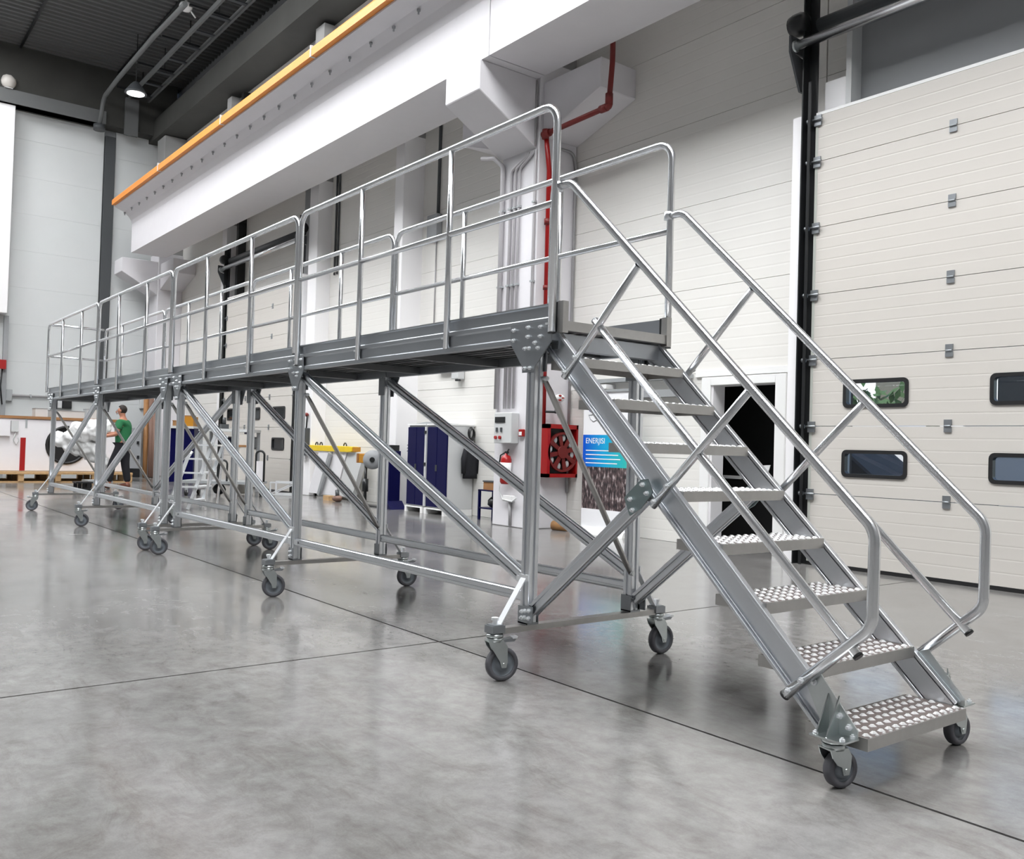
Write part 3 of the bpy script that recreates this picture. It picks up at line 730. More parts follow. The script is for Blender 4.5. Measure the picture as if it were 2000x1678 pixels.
# deck: side beams, toe boards, planks, cross bars
for k in range(4):
    xa, xb = HB[k] - .004, HB[k + 1] + .004
    if k == 0: xa = .168
    for y0, sg in ((0.0, -1), (W_, 1)):
        o = lambda d: y0 + sg * d
        MB().prism([(o(.0), 1.618), (o(.040), 1.618), (o(.040), 1.640), (o(.030), 1.648), (o(.030), 1.700), (o(.038), 1.708), (o(.038), 1.726), (o(.0), 1.726)], 'x', xa, xb).build('side_beam', 'channel', PF)
        MB().prism([(o(.008), 1.727), (o(.026), 1.727), (o(.020), 1.735), (o(.020), 1.785), (o(.028), 1.790), (o(.028), 1.797), (o(.008), 1.797)], 'x', xa, xb).build('toe_board', 'channel', PF)
    for j in range(5):
        a = .004 + j * .1385; b = a + .1365
        pf = [(a, ZDK)]
        for q in range(6): pf += [(a + .004 + q * .022, ZDK), (a + .006 + q * .022, ZDK - .003), (a + .012 + q * .022, ZDK - .003), (a + .014 + q * .022, ZDK)]
        pf += [(b, ZDK), (b, 1.668), (b - .012, 1.668), (b - .012, 1.700), (a + .074, 1.700), (a + .074, 1.668), (a + .062, 1.668), (a + .062, 1.700), (a + .012, 1.700), (a + .012, 1.668), (a, 1.668)]
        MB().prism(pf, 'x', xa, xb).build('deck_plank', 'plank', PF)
    for j in range(3):
        x = xa + (xb - xa) * (j + .5) / 3
        MB().box(x - .02, x + .02, .002, W_ - .002, 1.622, 1.667).build('cross_bar', 'plank', PF)
MB().box(.170, .215, -.002, W_ + .002, 1.664, 1.710).build('deck_nosing', 'tread', PF)
for y0 in (-.022, W_ - .012):
    MB().box(.182, .222, y0, y0 + .034, 1.652, 1.802).build('end_plate', 'tread', PF)
    MB().box(.165, .182, y0 + .004, y0 + .03, 1.66, 1.80).build('end_bracket', 'blackplastic', PF)
MB().box(.12, .168, .0, W_, 1.58, 1.655).build('end_cross_beam', 'channel', PF)
MB().box(-11.48, -11.44, .0, W_, 1.62, 1.79).build('end_toe_board', 'channel', PF)

# guardrails
def hoop(x0, x1, mids, y, zb):
    r = .019
    pth = fillet([(x0, y, zb), (x0, y, ZTOP), (x1, y, ZTOP), (x1, y, zb)], .095, 6)
    g = MB().tube(pth, r, 12).build('guardrail', 'alu', PF)
    MB().tube([(x0 - .01, y, ZMID), (x1 + .01, y, ZMID)], .0165, 10).build('mid_rail', 'alu', g)
    for x in mids: MB().tube([(x, y, 1.635), (x, y, ZTOP - .012)], .0175, 10).build('post', 'alu', g)
    for x in (x0, x1) + tuple(mids):
        sg = -1 if y < .3 else 1
        MB().cyl((x, y, zb - .002), (x, y, zb - .006), r + .001, 10).build('end_cap', 'blackplastic', g) if x in (x0, x1) else None
        MB().box(x - .035, x - .016, y - .012, y + .012, 1.690, 1.700).build('bolt_end', 'galv', g)
    return g


for k in range(4):
    x0 = HB[k] - (.0 if k == 0 else .024); x1 = HB[k + 1] + (.024 if k < 3 else 0)
    for y in (RY - .022, W_ - RY + .022): hoop(x0, x1, MIDP[k], y, 1.655 if k == 0 else 1.74)
# second short end posts behind the stair entry
ex = bp(1079.5, 450, y=.015).x
MB().tube(fillet([(ex, .015, 1.71), (ex, .015, 2.35), (.172, -.04, 2.35)], .04, 4), .0165, 10).build('entry_post', 'alu', PF)
# end guardrail across the far end
MB().tube([(-11.47, -.02, ZTOP), (-11.47, W_ + .02, ZTOP)], .018, 10).build('end_rail', 'alu', PF)
MB().tube([(-11.47, -.02, ZMID), (-11.47, W_ + .02, ZMID)], .016, 10).build('end_rail', 'alu', PF)

# frames: posts, gussets, base bars, outrigger struts, cross braces, castors
def gusset(x, y, sg, shape):
    pl = {'end': [(-.145, 1.712), (.165, 1.712), (.168, 1.612), (.055, 1.500), (.045, 1.472), (-.045, 1.472), (-.045, 1.500), (-.145, 1.622)],
          'mid': [(-.12, 1.712), (.12, 1.712), (.128, 1.612), (.05, 1.500), (.045, 1.472), (-.045, 1.472), (-.05, 1.500), (-.128, 1.612)],
          'tight': [(-.12, 1.712), (.12, 1.712), (.12, 1.612), (.05, 1.500), (.045, 1.472), (-.045, 1.472), (-.05, 1.500), (-.12, 1.612)]}[shape]
    ya, yb = (y, y + sg * .006)
    g = MB().prism([(x + a, b) for a, b in pl], 'y', min(ya, yb), max(ya, yb)).build('gusset_plate', 'gusset', PF)
    bl = [(-.115, 1.685), (-.115, 1.635), (.0, 1.69), (.0, 1.645), (.095, 1.685), (.095, 1.64), (-.02, 1.588), (.01, 1.588), (.055, 1.612), (.08, 1.585), (-.02, 1.492), (.02, 1.492)]
    if shape != 'end': bl = [(-.095, 1.69), (-.095, 1.635), (.095, 1.69), (.095, 1.635), (0, 1.655), (-.02, 1.6), (.04, 1.598), (.035, 1.575), (-.015, 1.492), (.015, 1.492)]
    for a, b in bl:
        inst(bolt_me, 'bolt', g, (x + a, yb, b), (0, 0, 0 if sg < 0 else math.pi))


def caster_mesh(r, hs):
    """fork in local space: swivel at origin (0,0,hs), wheel centre trails by .045"""
    tr = .04 if r > .07 else .03
    f = MB()
    f.lathe([(.042, hs - .004), (.042, hs + .006), (.03, hs + .012), (.018, hs + .012)], (0, 0, 0), (0, 0, 1), 18)
    f.lathe([(.036, hs - .028), (.040, hs - .008)], (0, 0, 0), (0, 0, 1), 18)
    for s in (-1, 1):
        y0 = s * .026
        pl = [(-.040, hs - .022), (.036, hs - .022), (.040 + tr * .4, hs - .05), (tr + .018, r + .012), (tr + .012, r - .014), (tr - .012, r - .014), (tr - .020, r + .014), (-.010, hs - .075), (-.030, hs - .050)]
        f.prism(pl, 'y', min(y0, y0 + s * .004), max(y0, y0 + s * .004))
    f.box(-.040, .036, -.026, .026, hs - .026, hs - .021)
    f.cyl((tr, -.034, r), (tr, .034, r), .009, 8)
    w = MB()
    w.lathe([(r - .022, -.018), (r - .006, -.020), (r, -.012), (r, .012), (r - .006, .020), (r - .022, .018)], (tr, 0, r), (0, 1, 0), 32, closed=True)
    h = MB().lathe([(.012, -.022), (.026, -.022), (.030, -.010), (r - .024, -.010), (r - .022, -.016), (r - .022, .016), (r - .024, .010), (.030, .010), (.026, .022), (.012, .022)], (tr, 0, r), (0, 1, 0), 28)
    b = MB()
    b.prism([(.03, hs - .032), (.095, hs - .030), (.105, hs - .018), (.100, hs - .010), (.03, hs - .022)], 'y', -.018, .018)
    p = MB().prism([(.085, hs - .016), (.108, hs - .016), (.112, hs - .006), (.09, hs - .004)], 'y', -.022, .022)
    return [f.mesh('fork', 'zinc'), w.mesh('tyre', 'rubber'), h.mesh('hub', 'hub'), b.mesh('brake_lever', 'gusset'), p.mesh('brake_pedal', 'galv')]


CA = caster_mesh(.08, .215); CS = caster_mesh(.0625, .160)


def caster(x, y, yaw, small=False, brake=True):
    c = CS if small else CA
    f = inst(c[0], 'caster', PF, (x, y, 0), (0, 0, yaw))
    for me, nm in zip(c[1:], ('tyre', 'hub', 'brake_lever', 'brake_pedal')):
        if not brake and 'brake' in nm: continue
        o = inst(me, nm, None, (x, y, 0), (0, 0, yaw)); put(o, f)
    return f


OUT = .20
yaw_f = [1.32, 1.36, 1.38, 1.15, 1.25, 1.3 + math.pi]
yaw_b = [1.50, 1.42, 1.38, 1.36, 1.5, 1.4]
for i, x in enumerate(FX):
    shape = 'end' if i == 0 else ('tight' if i in (2, 3) else 'mid')
    for y, sg in ((0, -1), (W_, 1)):
        MB().bar((x, y, .255), (x, y, 1.62), post_p, up=(1, 0, 0)).build('post', 'alu_profile', PF)
        gusset(x, y + sg * .041, sg, shape)
        pl = MB().prism([(x - .045, 1.615), (x + .045, 1.615), (x + .045, 1.48), (x - .045, 1.48)], 'y', y - sg * .034 - .003, y - sg * .034 + .003).build('inner_gusset', 'gusset', PF)
        # foot bracket
        fb = MB(); fb.box(x - .036, x + .036, y - .036, y + .036, .252, .262); fb.box(x - .036, x + .036, y - .036, y - .032, .255, .34); fb.box(x - .036, x + .036, y + .032, y + .036, .255, .34)
        fb = fb.build('foot_bracket', 'gusset', PF)
        for zz in (.285, .315): inst(bolt_me, 'bolt', fb, (x, y + (-.036 if sg < 0 else .036), zz), (0, 0, 0 if sg < 0 else math.pi))
        # outrigger strut: flat bright bar from the post down to the bar end
        ye = y + sg * (OUT - .02)
        st = MB().bar((x + .0, y + sg * .034, .475), (x + .0, ye, .262), [(-.019, -.003), (.019, -.003), (.019, .003), (-.019, .003)], up=(0, sg * 1, .6)).build('outrigger_strut', 'galv', PF)
        MB().box(x - .034, x + .034, min(y + sg * .03, y + sg * .037), max(y + sg * .03, y + sg * .037), .463, .492).build('strut_clamp', 'galv', PF)
        # stem and clamp above the castor
        cxx, cyy = x, y + sg * OUT
        cl = MB(); cl.box(cxx - .034, cxx + .034, cyy - .036, cyy + .036, .229, .264); cl.box(cxx - .030, cxx + .030, cyy - .028, cyy + .028, .264, .268)
        cl = cl.build('outrigger_end', 'gusset', PF)
        MB().lathe([(.012, .268), (.012, .285), (.018, .286), (.018, .300), (.008, .302)], (cxx, cyy, 0), (0, 0, 1), 8, smooth=False).build('adjusting_screw', 'galv', cl)
        caster(cxx, cyy, (yaw_f if sg < 0 else yaw_b)[i])
    MB().bar((x, -OUT + .03, .236), (x, W_ + OUT - .03, .236), rect(.05, .028), up=(0, 0, 1)).build('base_bar', 'tread', PF)
    # transverse cross brace with flattened ends
    br = MB().tube([(x + .034, .03, 1.445), (x + .034, .07, 1.385), (x + .034, .62, .52), (x + .034, .66, .46)], [.012, .0155, .0155, .012], 10)
    br.build('cross_brace', 'tread', PF)
    for yy, zz in ((.03, 1.445), (.66, .46)): MB().cyl((x + .03, yy, zz), (x + .058, yy, zz), .012, 8).build('brace_pin', 'galv', PF)

# long rails and diagonals of the two trolleys
rail_p = slotted(.040, .054, .007, .007, .012); diag_p = slotted(.048, .066, .009, .008, .014)
for y, sg in ((0, -1), (W_, 1)):
    yr = y
    for i in (0, 1, 3, 4):
        a, b = FX[i], FX[i + 1]
        MB().bar((a - .032, yr, .384), (b + .032, yr, .384), rail_p).build('bottom_rail', 'alu_profile', PF)
        for xx in (a - .05, b + .05):
            MB().box(xx - .025, xx + .025, y + sg * .022 - .003, y + sg * .022 + .003, .368, .400).build('rail_connector', 'galv', PF)
        if i < 2: p0, p1 = (b + .06, yr, 1.575), (a - .03, yr, .465)
        else: p0, p1 = (a - .06, yr, 1.575), (b + .03, yr, .465)
        MB().bar(p0, p1, diag_p, up=(0, 0, 1)).build('diagonal_brace', 'alu_profile', PF)
        s = 1 if i < 2 else -1
        MB().box(p1[0] - .035, p1[0] + .035, y + sg * .026 - .004, y + sg * .026 + .004, .455, .480).build('brace_clamp', 'galv', PF)

# ------------------------------------------------------------------ stair
SX, SZ, DX, DZ = .1346, 1.7181, .2062, .1932
sd = Vector((DX, 0, -DZ)).normalized(); sn = Vector((DZ, 0, DX)).normalized()
def chan(h, w, t=.004):   # C section, web on the -a side
    return [(-w / 2, -h / 2), (w / 2, -h / 2), (w / 2, -h / 2 + .010), (-w / 2 + t, -h / 2 + .010), (-w / 2 + t, h / 2 - .010), (w / 2, h / 2 - .010), (w / 2, h / 2), (-w / 2, h / 2)]
mid = Vector((.495, 0, 1.283))   # point on the centre line of the stringer
for y, sg in ((0.0, -1), (W_, 1)):
    c0 = mid + sd * -.50; c1 = mid + sd * 1.665
    pr = [(-.016, -.058), (.018, -.058), (.018, -.050), (-.010, -.050), (-.010, .050), (.018, .050), (.018, .058), (-.016, .058)]
    s_ = MB()
    web = MB()
    d = (c1 - c0).normalized()
    # web plate plus rounded outer flanges, drawn in the stair plane
    def quad(o0, o1, ya, yb, e0=0.0, e1=0.0):
        p = [c0 + sn * o0 + d * e0, c0 + sn * o1 + d * e0, c1 + sn * o1 + d * e1, c1 + sn * o0 + d * e1]
        s_.prism([(q.x, q.z) for q in p], 'y', min(ya, yb), max(ya, yb))
    quad(-.046, .046, y - sg * .012, y - sg * .008)
    quad(.044, .058, y - sg * .014, y + sg * .012)
    quad(-.058, -.044, y - sg * .014, y + sg * .012)
    quad(.036, .044, y - sg * .012, y + sg * .002); quad(-.044, -.036, y - sg * .012, y + sg * .002)
    s_.build('stringer', 'stringer', PF, bevel=.0025)

# treads
TW0, TW1 = .020, W_ - .020
def tread_mesh():
    b = MB(); D = .238
    b.box(-D, -.003, TW0, TW1, -.0045, -.0015)
    b.box(-.003, 0, TW0, TW1, -.042, 0); b.box(-D, -D + .003, TW0, TW1, -.042, 0)
    b.box(-D, 0, TW0 - .006, TW0, -.042, 0); b.box(-D, 0, TW1, TW1 + .006, -.042, 0)
    return b
tm = tread_mesh().mesh('tread', 'tread')
tt = MB().box(-.233, -.005, TW0 + .002, TW1 - .002, -.0014, -.0008).mesh('tread_top', 'tread_top')
gm = MB(); rows = 5
for r_ in range(rows):
    for c_ in range(15):
        gx = -.226 + r_ * .046 + .016; gy = TW0 + .026 + c_ * .047 + (.0235 if r_ % 2 else 0)
        if gy > TW1 - .02: continue
        k_ = .70; vs = [(gx + a * k_, gy + b_ * k_, c * .9) for a, b_, c in ((-.016, -.012, 0), (.004, -.019, 0), (.018, .010, 0), (-.004, .018, 0), (.002, -.009, .008), (.010, .005, .006), (0, .009, .008), (-.007, -.005, .009))]
        gm.add(vs, [(0, 1, 4, 7), (1, 2, 5, 4), (2, 3, 6, 5), (3, 0, 7, 6), (4, 5, 6, 7)])
for c_ in range(16):
    gy = TW0 + .02 + c_ * .042
    gm.box(-.010, -.003, gy - .008, gy + .006, -.001, .003)
gm = gm.mesh('tread_grip', 'grip', weld=False)
for k in range(1, 9):
    x, z = SX + DX * k, SZ - DZ * k
    t = inst(tm, 'tread', PF, (x, 0, z))
    for me, nm in ((tt, 'tread_top'), (gm, 'tread_grip')):
        o = inst(me, nm, None, (x, 0, z)); put(o, t)
        if nm == 'tread_grip': o['kind'] = 'stuff'

# handrails
def handrail(y, sg):
    pts = [(.172, y - sg * .012, 2.345), (.262, y, 2.345), (.70, y, 1.905), (1.772, y, .899), (1.822, y, .82), (1.818, y, .60), (1.748, y, .478), (1.492, y, .256)]
    pth = fillet([pts[0], pts[1], pts[3], pts[5], pts[7]], .13, 7)
    pth = fillet([(.172, y, 2.345), (.268, y, 2.345), (1.822, y, .868), (1.818, y, .552), (1.497, y, .262)], .09, 7)
    h = MB().tube(pth, .0195, 14).build('handrail', 'alu', PF)
    MB().lathe([(.026, -.02), (.026, .02)], (.172, y, 2.345), (0, 0, 1), 12).build('rail_clamp', 'alu_profile', h)
    MB().tube([(.452, y - sg * .004, 1.683), (1.765, y - sg * .004, .452)], .0175, 12).build('knee_rail', 'alu', h)
    e = Vector((1.765, y - sg * .004, .452)); MB().cyl(e, e + sd * .010, .0178, 12).build('end_cap', 'blackplastic', h)
    e = Vector((.452, y - sg * .004, 1.683)); MB().cyl(e - sd * .004, e, .0178, 12).build('end_cap', 'greysteel', h)
    for (a, b), (c, e_) in (((.716, 1.892), (.258, 1.437)), ((1.309, 1.340), (.838, .880))):
        MB().tube([(a, y + sg * .002, b), (c, y + sg * .002, e_)], .0165, 12).build('strut', 'alu', h)
        dd = Vector((c - a, 0, e_ - b)).normalized()
        for tq in (.030, .125):
            q = Vector((c, y, e_)) - dd * tq
            inst(bolt_me, 'bolt', h, (q.x, y + sg * .016, q.z), (0, 0, 0 if sg < 0 else math.pi))
    q = Vector((1.497, y, .262)); dq = (Vector((1.748, y, .489)) - q).normalized()
    MB().cyl(q - dq * .008, q, .0198, 12).build('end_cap', 'blackplastic', h)
    for tq in (.03, .10):
        w = q + dq * tq; inst(bolt_me, 'bolt', h, (w.x, y + sg * .018, w.z), (0, 0, 0 if sg < 0 else math.pi))
handrail(-.034, -1); handrail(W_ + .034, 1)

# stair braces from the first frame and their brackets
for y, sg in ((0, -1), (W_, 1)):
    yy = y + sg * .0
    MB().bar((.035, yy, .318), (.765, yy, .912), slotted(.046, .056, .009, .007)).build('stair_brace', 'alu_profile', PF)
    pl = [(.665, .905), (.70, .83), (.765, .865), (.83, .935), (.80, .99), (.76, .985)]
    g = MB().prism(pl, 'y', min(y + sg * .026, y + sg * .031), max(y + sg * .026, y + sg * .031)).build('brace_bracket', 'tealzinc', PF)
    for a, b in ((.705, .90), (.72, .855), (.775, .965), (.80, .93)): inst(bolt_me, 'bolt', g, (a, y + sg * .031, b), (0, 0, 0 if sg < 0 else math.pi))
    f = MB().box(.005, .075, min(y + sg * .032, y + sg * .038), max(y + sg * .032, y + sg * .038), .265, .345).build('brace_bracket', 'gusset', PF)
    for a, b in ((.025, .29), (.055, .29), (.025, .32), (.055, .325)): inst(bolt_me, 'bolt', f, (a, y + sg * .038, b), (0, 0, 0 if sg < 0 else math.pi))

# castor brackets at the stair foot
for y, sg in ((0, -1), (W_, 1)):
    cx, cyy = 1.700, y + sg * .052
    b = MB(); b.box(cx - .065, cx + .065, cyy - .045, cyy + .045, .167, .173)
    b.prism([(1.555, .335), (1.62, .36), (1.765, .200), (1.765, .173), (1.64, .173)], 'y', min(y + sg * .012, y + sg * .017), max(y + sg * .012, y + sg * .017))
    for xx in (1.655, 1.695):
        b.prism([(y + sg * .017, .30), (y + sg * .017, .173), (y + sg * .09, .173)], 'x', xx - .0025, xx + .0025)
    b = b.build('castor_bracket', 'zinc', PF)
    for a, c in ((cx - .05, .03), (cx - .05, -.03), (cx + .05, .03), (cx + .05, -.03)):
        MB().lathe([(.009, .173), (.009, .181), (.005, .181), (.005, .186)], (a, cyy + c, 0), (0, 0, 1), 6, smooth=False).build('bolt', 'galv', b)
    for a, c in ((1.60, .325), (1.70, .235), (1.735, .205)): inst(bolt_me, 'bolt', b, (a, y + sg * .017, c), (0, 0, 0 if sg < 0 else math.pi))
    caster(cx, cyy, 1.33 if sg < 0 else 1.45, small=True, brake=False)
# ================================================================== THINGS ALONG THE WALLS
def bpd(u, v, depth): return CAM + (RT * ((u - 1000) / FPX) + UP * ((839 - v) / FPX) + FW) * depth
FH = Vector((FW.x, FW.y, 0)).normalized(); RH = Vector((FH.y, -FH.x, 0))
def dep(p): return (Vector(p) - CAM).dot(FW)


# two blue tool cabinets on white pallets
for i, (x0, x1) in enumerate(((-9.72, -9.17), (-9.11, -8.52))):
    lab = ('navy blue steel cabinet with grey locking bar, left of its twin', 'navy blue steel cabinet with grey side wall where the black jacket hangs')[i]
    t = thing('tool_cabinet', ((x0 + x1) / 2, 5.4, .10), lab.replace(', left of its twin', ' next to the blue machine post'), 'cabinet', 'blue tool cabinets')
    MB().box(x0, x1, 5.19, 5.68, .10, 1.44).build('body', 'lightgrey', t, bevel=.006)
    w = (x1 - x0) / 2
    for k in range(2):
        dr = MB().box(x0 + k * w + .004, x0 + (k + 1) * w - .004, 5.165, 5.188, .12, 1.41).build('door', 'navy', t, bevel=.004)
        MB().box(x0 + w - .02 + k * .025, x0 + w - .008 + k * .025, 5.15, 5.165, .70, .80).build('handle', 'darkgrey', dr)
    MB().box(x0 - .01, x1 + .01, 5.16, 5.69, 1.44, 1.465).build('top_lid', 'white', t)
    if i == 0:
        MB().box(x1 + .005, x1 + .05, 5.15, 5.19, .12, 1.42).build('locking_bar', 'lightgrey', t)
        for z in (.35, .78, 1.30): MB().box(x1 - .0, x1 + .055, 5.14, 5.15, z, z + .05).build('lock', 'black', t)
        for z in (1.0, 1.05, 1.10): MB().box(x0 - .08, x0 - .002, 5.2, 5.24, z, z + .012).build('cable_hook', 'darkgrey', t)
    p = thing('pallet', ((x0 + x1) / 2, 5.4, 0), ('white pallet under the cabinet next to the blue machine post', 'white pallet under the cabinet where the jacket hangs')[i], 'pallet', 'white pallets under the cabinets')
    MB().box(x0, x1, 5.14, 5.68, .08, .099).build('deck', 'white', p)
    for a in (x0, x1 - .06): MB().box(a, a + .06, 5.14, 5.68, 0, .08).build('runner', 'white', p)
# thin panel on top of the cabinets
tag(MB().prism([(-9.66, 1.466), (-9.3, 1.50), (-9.05, 1.49), (-8.7, 1.466)], 'y', 5.25, 5.6).build('folded_sheet', 'greysteel'), 'grey folded sheet lying on top of the blue cabinets', 'sheet')
# jacket and bag on the cabinet side
yj0, yj1 = bp(905, 900, x=-8.44).y, bp(934, 900, x=-8.44).y
zt, zb = bp(920, 866, x=-8.44).z, bp(920, 935, x=-8.44).z
t = thing('jacket', (-8.44, (yj0 + yj1) / 2, zb), 'black jacket hanging on the side of the blue cabinet', 'jacket')
mb = MB(); ym = (yj0 + yj1) / 2; hw = (yj1 - yj0) / 2; rings = []
for k in range(9):
    f = k / 8; z = zb + (zt - zb) * f; w = hw * (1.0 - .05 * f if f < .6 else 1.0 - .03 - (f - .6) * 1.5); rings.append([( -8.45 + .045 * math.cos(a) * (1 + .2 * math.sin(3 * a + k)), ym + w * math.sin(a) * (1 + .06 * math.sin(5 * a + k)), z) for a in [2 * math.pi * j / 14 for j in range(14)]])
vs = [q for r in rings for q in r]; fs = [(a * 14 + j, a * 14 + (j + 1) % 14, (a + 1) * 14 + (j + 1) % 14, (a + 1) * 14 + j) for a in range(8) for j in range(14)] + [tuple(range(14)), tuple(range(112, 126))]
mb.add(vs, fs, True); mb.build('body', 'cloth_black', t)
for s in (-1, 1): MB().tube([(-8.44, ym + s * hw * .7, zt - .06), (-8.42, ym + s * hw * 1.05, zt - .25), (-8.43, ym + s * hw * 1.0, zb + .08)], [.03, .045, .035], 8).build('sleeve', 'cloth_black', t)
MB().cyl((-8.48, ym, zt + .02), (-8.40, ym, zt + .03), .008, 6).build('coat_hook', 'greysteel', t)
t = thing('cable_bundle', (-8.46, 5.55, 1.2), 'black coil of cable on the upper side of the blue cabinet', 'cable coil')
for k in range(4): MB().tube([(-8.47 + .015 * k, 5.58 + .05 * math.cos(a), 1.33 + .09 * math.sin(a) - .01 * k) for a in [2 * math.pi * j / 12 for j in range(12)]], .012, 6, closed=True).build('cable_loop', 'blackplastic', t)
# small blue stand with tools by the column
t = thing('tool_stand', (-7.65, 5.35, 0), 'small navy blue steel stand with two shelves beside the column', 'stand')
X0, X1, Y0, Y1 = -7.86, -7.42, 5.32, 5.62
for a in (X0, X1 - .035):
    for b in (Y0, Y1 - .035): MB().box(a, a + .035, b, b + .035, 0, .46).build('leg', 'navy', t)
for z in (.17, .44): MB().box(X0, X1, Y0, Y1, z, z + .02).build('shelf', 'navy', t)
t = thing('chain_hoist', (-7.6, 5.45, .19), 'dark coiled chain hoist lying on the shelf of the blue stand', 'hoist')
MB().ball((-7.62, 5.45, .27), .12, .08, .078, 12, 8, .3, 3).build('body', 'black', t)
MB().tube([(-7.52, 5.42, .25), (-7.46, 5.40, .31), (-7.52, 5.42, .36), (-7.60, 5.44, .34)], .02, 6).build('hook', 'darkgrey', t)
t = thing('wooden_box', (-7.68, 5.45, .46), 'brown wooden box on top of the blue stand', 'box')
MB().box(-7.78, -7.5, 5.36, 5.58, .461, .58).build('body', 'brownwood', t); MB().box(-7.79, -7.49, 5.35, 5.59, .58, .60).build('lid', 'darkgrey', t)
t = thing('push_rod', (-7.45, 5.5, .46), 'two long thin dark rods leaning against the wall by the column', 'rod')
MB().cyl((-7.60, 5.50, .605), (-7.42, 5.66, 1.25), .012, 6).build('rod', 'darkgrey', t); MB().cyl((-7.46, 5.50, .605), (-7.38, 5.66, 1.05), .010, 6).build('rod', 'darkgrey', t)

# blue machine post with cable reel and orange motor
QX = bp(765, 930, y=5.17).x + 10.88; QY = -.34
_n0 = set(bpy.data.objects)
t = thing('machine_post', (-10.87, 5.5, 0), 'navy blue square machine post with flared foot next to the cabinets', 'machine')
MB().box(-10.99, -10.77, 5.40, 5.62, .1, 1.0).build('column', 'navy', t, bevel=.008)
MB().prism([(-11.08, 0), (-10.62, 0), (-10.76, .14), (-11.0, .14)], 'y', 5.36, 5.66).build('foot', 'navy', t)
MB().box(-10.95, -10.80, 5.42, 5.60, 1.0, 1.10).build('head', 'black', t)
MB().box(-11.03, -10.99, 5.42, 5.52, .36, .44).build('latch', 'navy', t)
t = thing('cable_reel', (-11.33, 5.42, .82), 'grey disc cable reel with orange drive on the machine post', 'cable reel')
MB().lathe([(.04, -.05), (.17, -.05), (.17, -.03), (.16, .03), (.17, .03), (.17, .05), (.04, .05)], (-11.36, 5.40, .83), (.75, -.65, 0), 24).build('disc', 'midgrey', t)
MB().lathe([(.045, -.06), (.045, .08)], (-11.36, 5.40, .83), (.75, -.65, 0), 14).build('core', 'black', t)
MB().box(-11.24, -10.99, 5.46, 5.54, .80, .86).build('arm', 'darkgrey', t)
MB().box(-11.86, -11.56, 5.38, 5.54, .76, .93).build('drive', 'amber', t, bevel=.01)
MB().cyl((-11.56, 5.46, .84), (-11.42, 5.43, .83), .03, 10).build('drive_shaft', 'greysteel', t)
MB().box(-11.90, -11.86, 5.36, 5.56, .76, .93).build('end_plate', 'brownwood', t)
t = thing('jack_stand', (-11.72, 5.46, 0), 'slim black jack stand under the orange drive', 'stand')
MB().cyl((-11.72, 5.46, .02), (-11.72, 5.46, .76), .028, 10).build('rod', 'black', t); MB().cyl((-11.72, 5.46, .25), (-11.72, 5.46, .48), .055, 10).build('sleeve', 'black', t); MB().box(-11.95, -11.1, 5.38, 5.55, 0, .02).build('base_plate', 'black', t)

for o in set(bpy.data.objects) - _n0:
    if not o.parent: o.location.x += QX; o.location.y += QY

# leaning insulation boards with trestle and yellow lifting beam
t = thing('insulation_boards', (-12.9, 5.3, 0), 'tilted pack of pale insulation boards on small castors against the wall', 'board pack')
for k, (xa, xb, m_) in enumerate(((-13.92, -13.35, 'foam'), (-13.33, -12.75, 'foam'), (-12.73, -12.1, 'lightgrey'))):
    MB().prism([(xa, .07), (xb, .07), (xb + .42, .93), (xa + .42, .93)], 'y', 5.36 + .02 * k, 5.50).build('board', m_, t)
for x in (-13.75, -13.0, -12.3): MB().lathe([(.035, -.02), (.035, .02)], (x, 5.43, .035), (0, 1, 0), 10).build('castor_wheel', 'black', t)
MB().bar((-13.38, 5.33, .05), (-12.92, 5.33, .90), rect(.09, .05), up=(0, -1, 0)).build('strut', 'greysteel', t)
t = thing('lifting_beam', (-13, 5.5, .94), 'yellow lifting beam with black shackles lying on the boards', 'lifting beam')
MB().prism([(-14.0, .95), (-13.9, .935), (-12.2, .935), (-12.06, .95), (-12.06, 1.04), (-12.2, 1.05), (-13.9, 1.05), (-14.0, 1.04)], 'y', 5.34, 5.52).build('beam', 'yellow', t, bevel=.008)
for x in (-13.75, -13.55, -12.5): MB().tube([(x + .055 * math.cos(a), 5.43, 1.055 + .055 * math.sin(a)) for a in [math.pi * j / 6 for j in range(7)]], .014, 6).build('shackle', 'black', t)
MB().box(-12.06, -11.99, 5.36, 5.5, .95, 1.04).build('end_cap', 'amber', t)
t = thing('floor_clamp', (-12.2, 5.05, 0), 'rusty clamp with wooden block on the floor below the yellow beam', 'clamp')
MB().box(-12.62, -12.38, 5.06, 5.2, 0, .09).build('wooden_block', 'wood', t)
MB().ball((-12.1, 5.1, .06), .16, .08, .058, 10, 6, .3, 5).build('casting', 'brownpipe', t); MB().cyl((-12.1, 5.1, .08), (-12.12, 5.1, .22), .04, 8).build('screw', 'darkgrey', t)
# dark electrical cabinet on the wall post
t = thing('switch_cabinet', (-14.05, 5.33, .9), 'narrow black switch box on the white post beside the far gate', 'switch box')
MB().box(-14.2, -13.98, 5.27, 5.379, .83, 1.40).build('case', 'darkgrey', t, bevel=.01); MB().box(-14.17, -14.04, 5.262, 5.27, 1.1, 1.35).build('door_panel', 'black', t)
MB().tube([(-14.06, 5.33, 1.40), (-14.06, 5.34, 1.62), (-14.12, 5.34, 1.7)], .018, 6).build('cable', 'black', t)
MB().ball((-14.08, 5.33, 1.68), .07, .045, .04, 8, 5).build('socket', 'darkred', t)

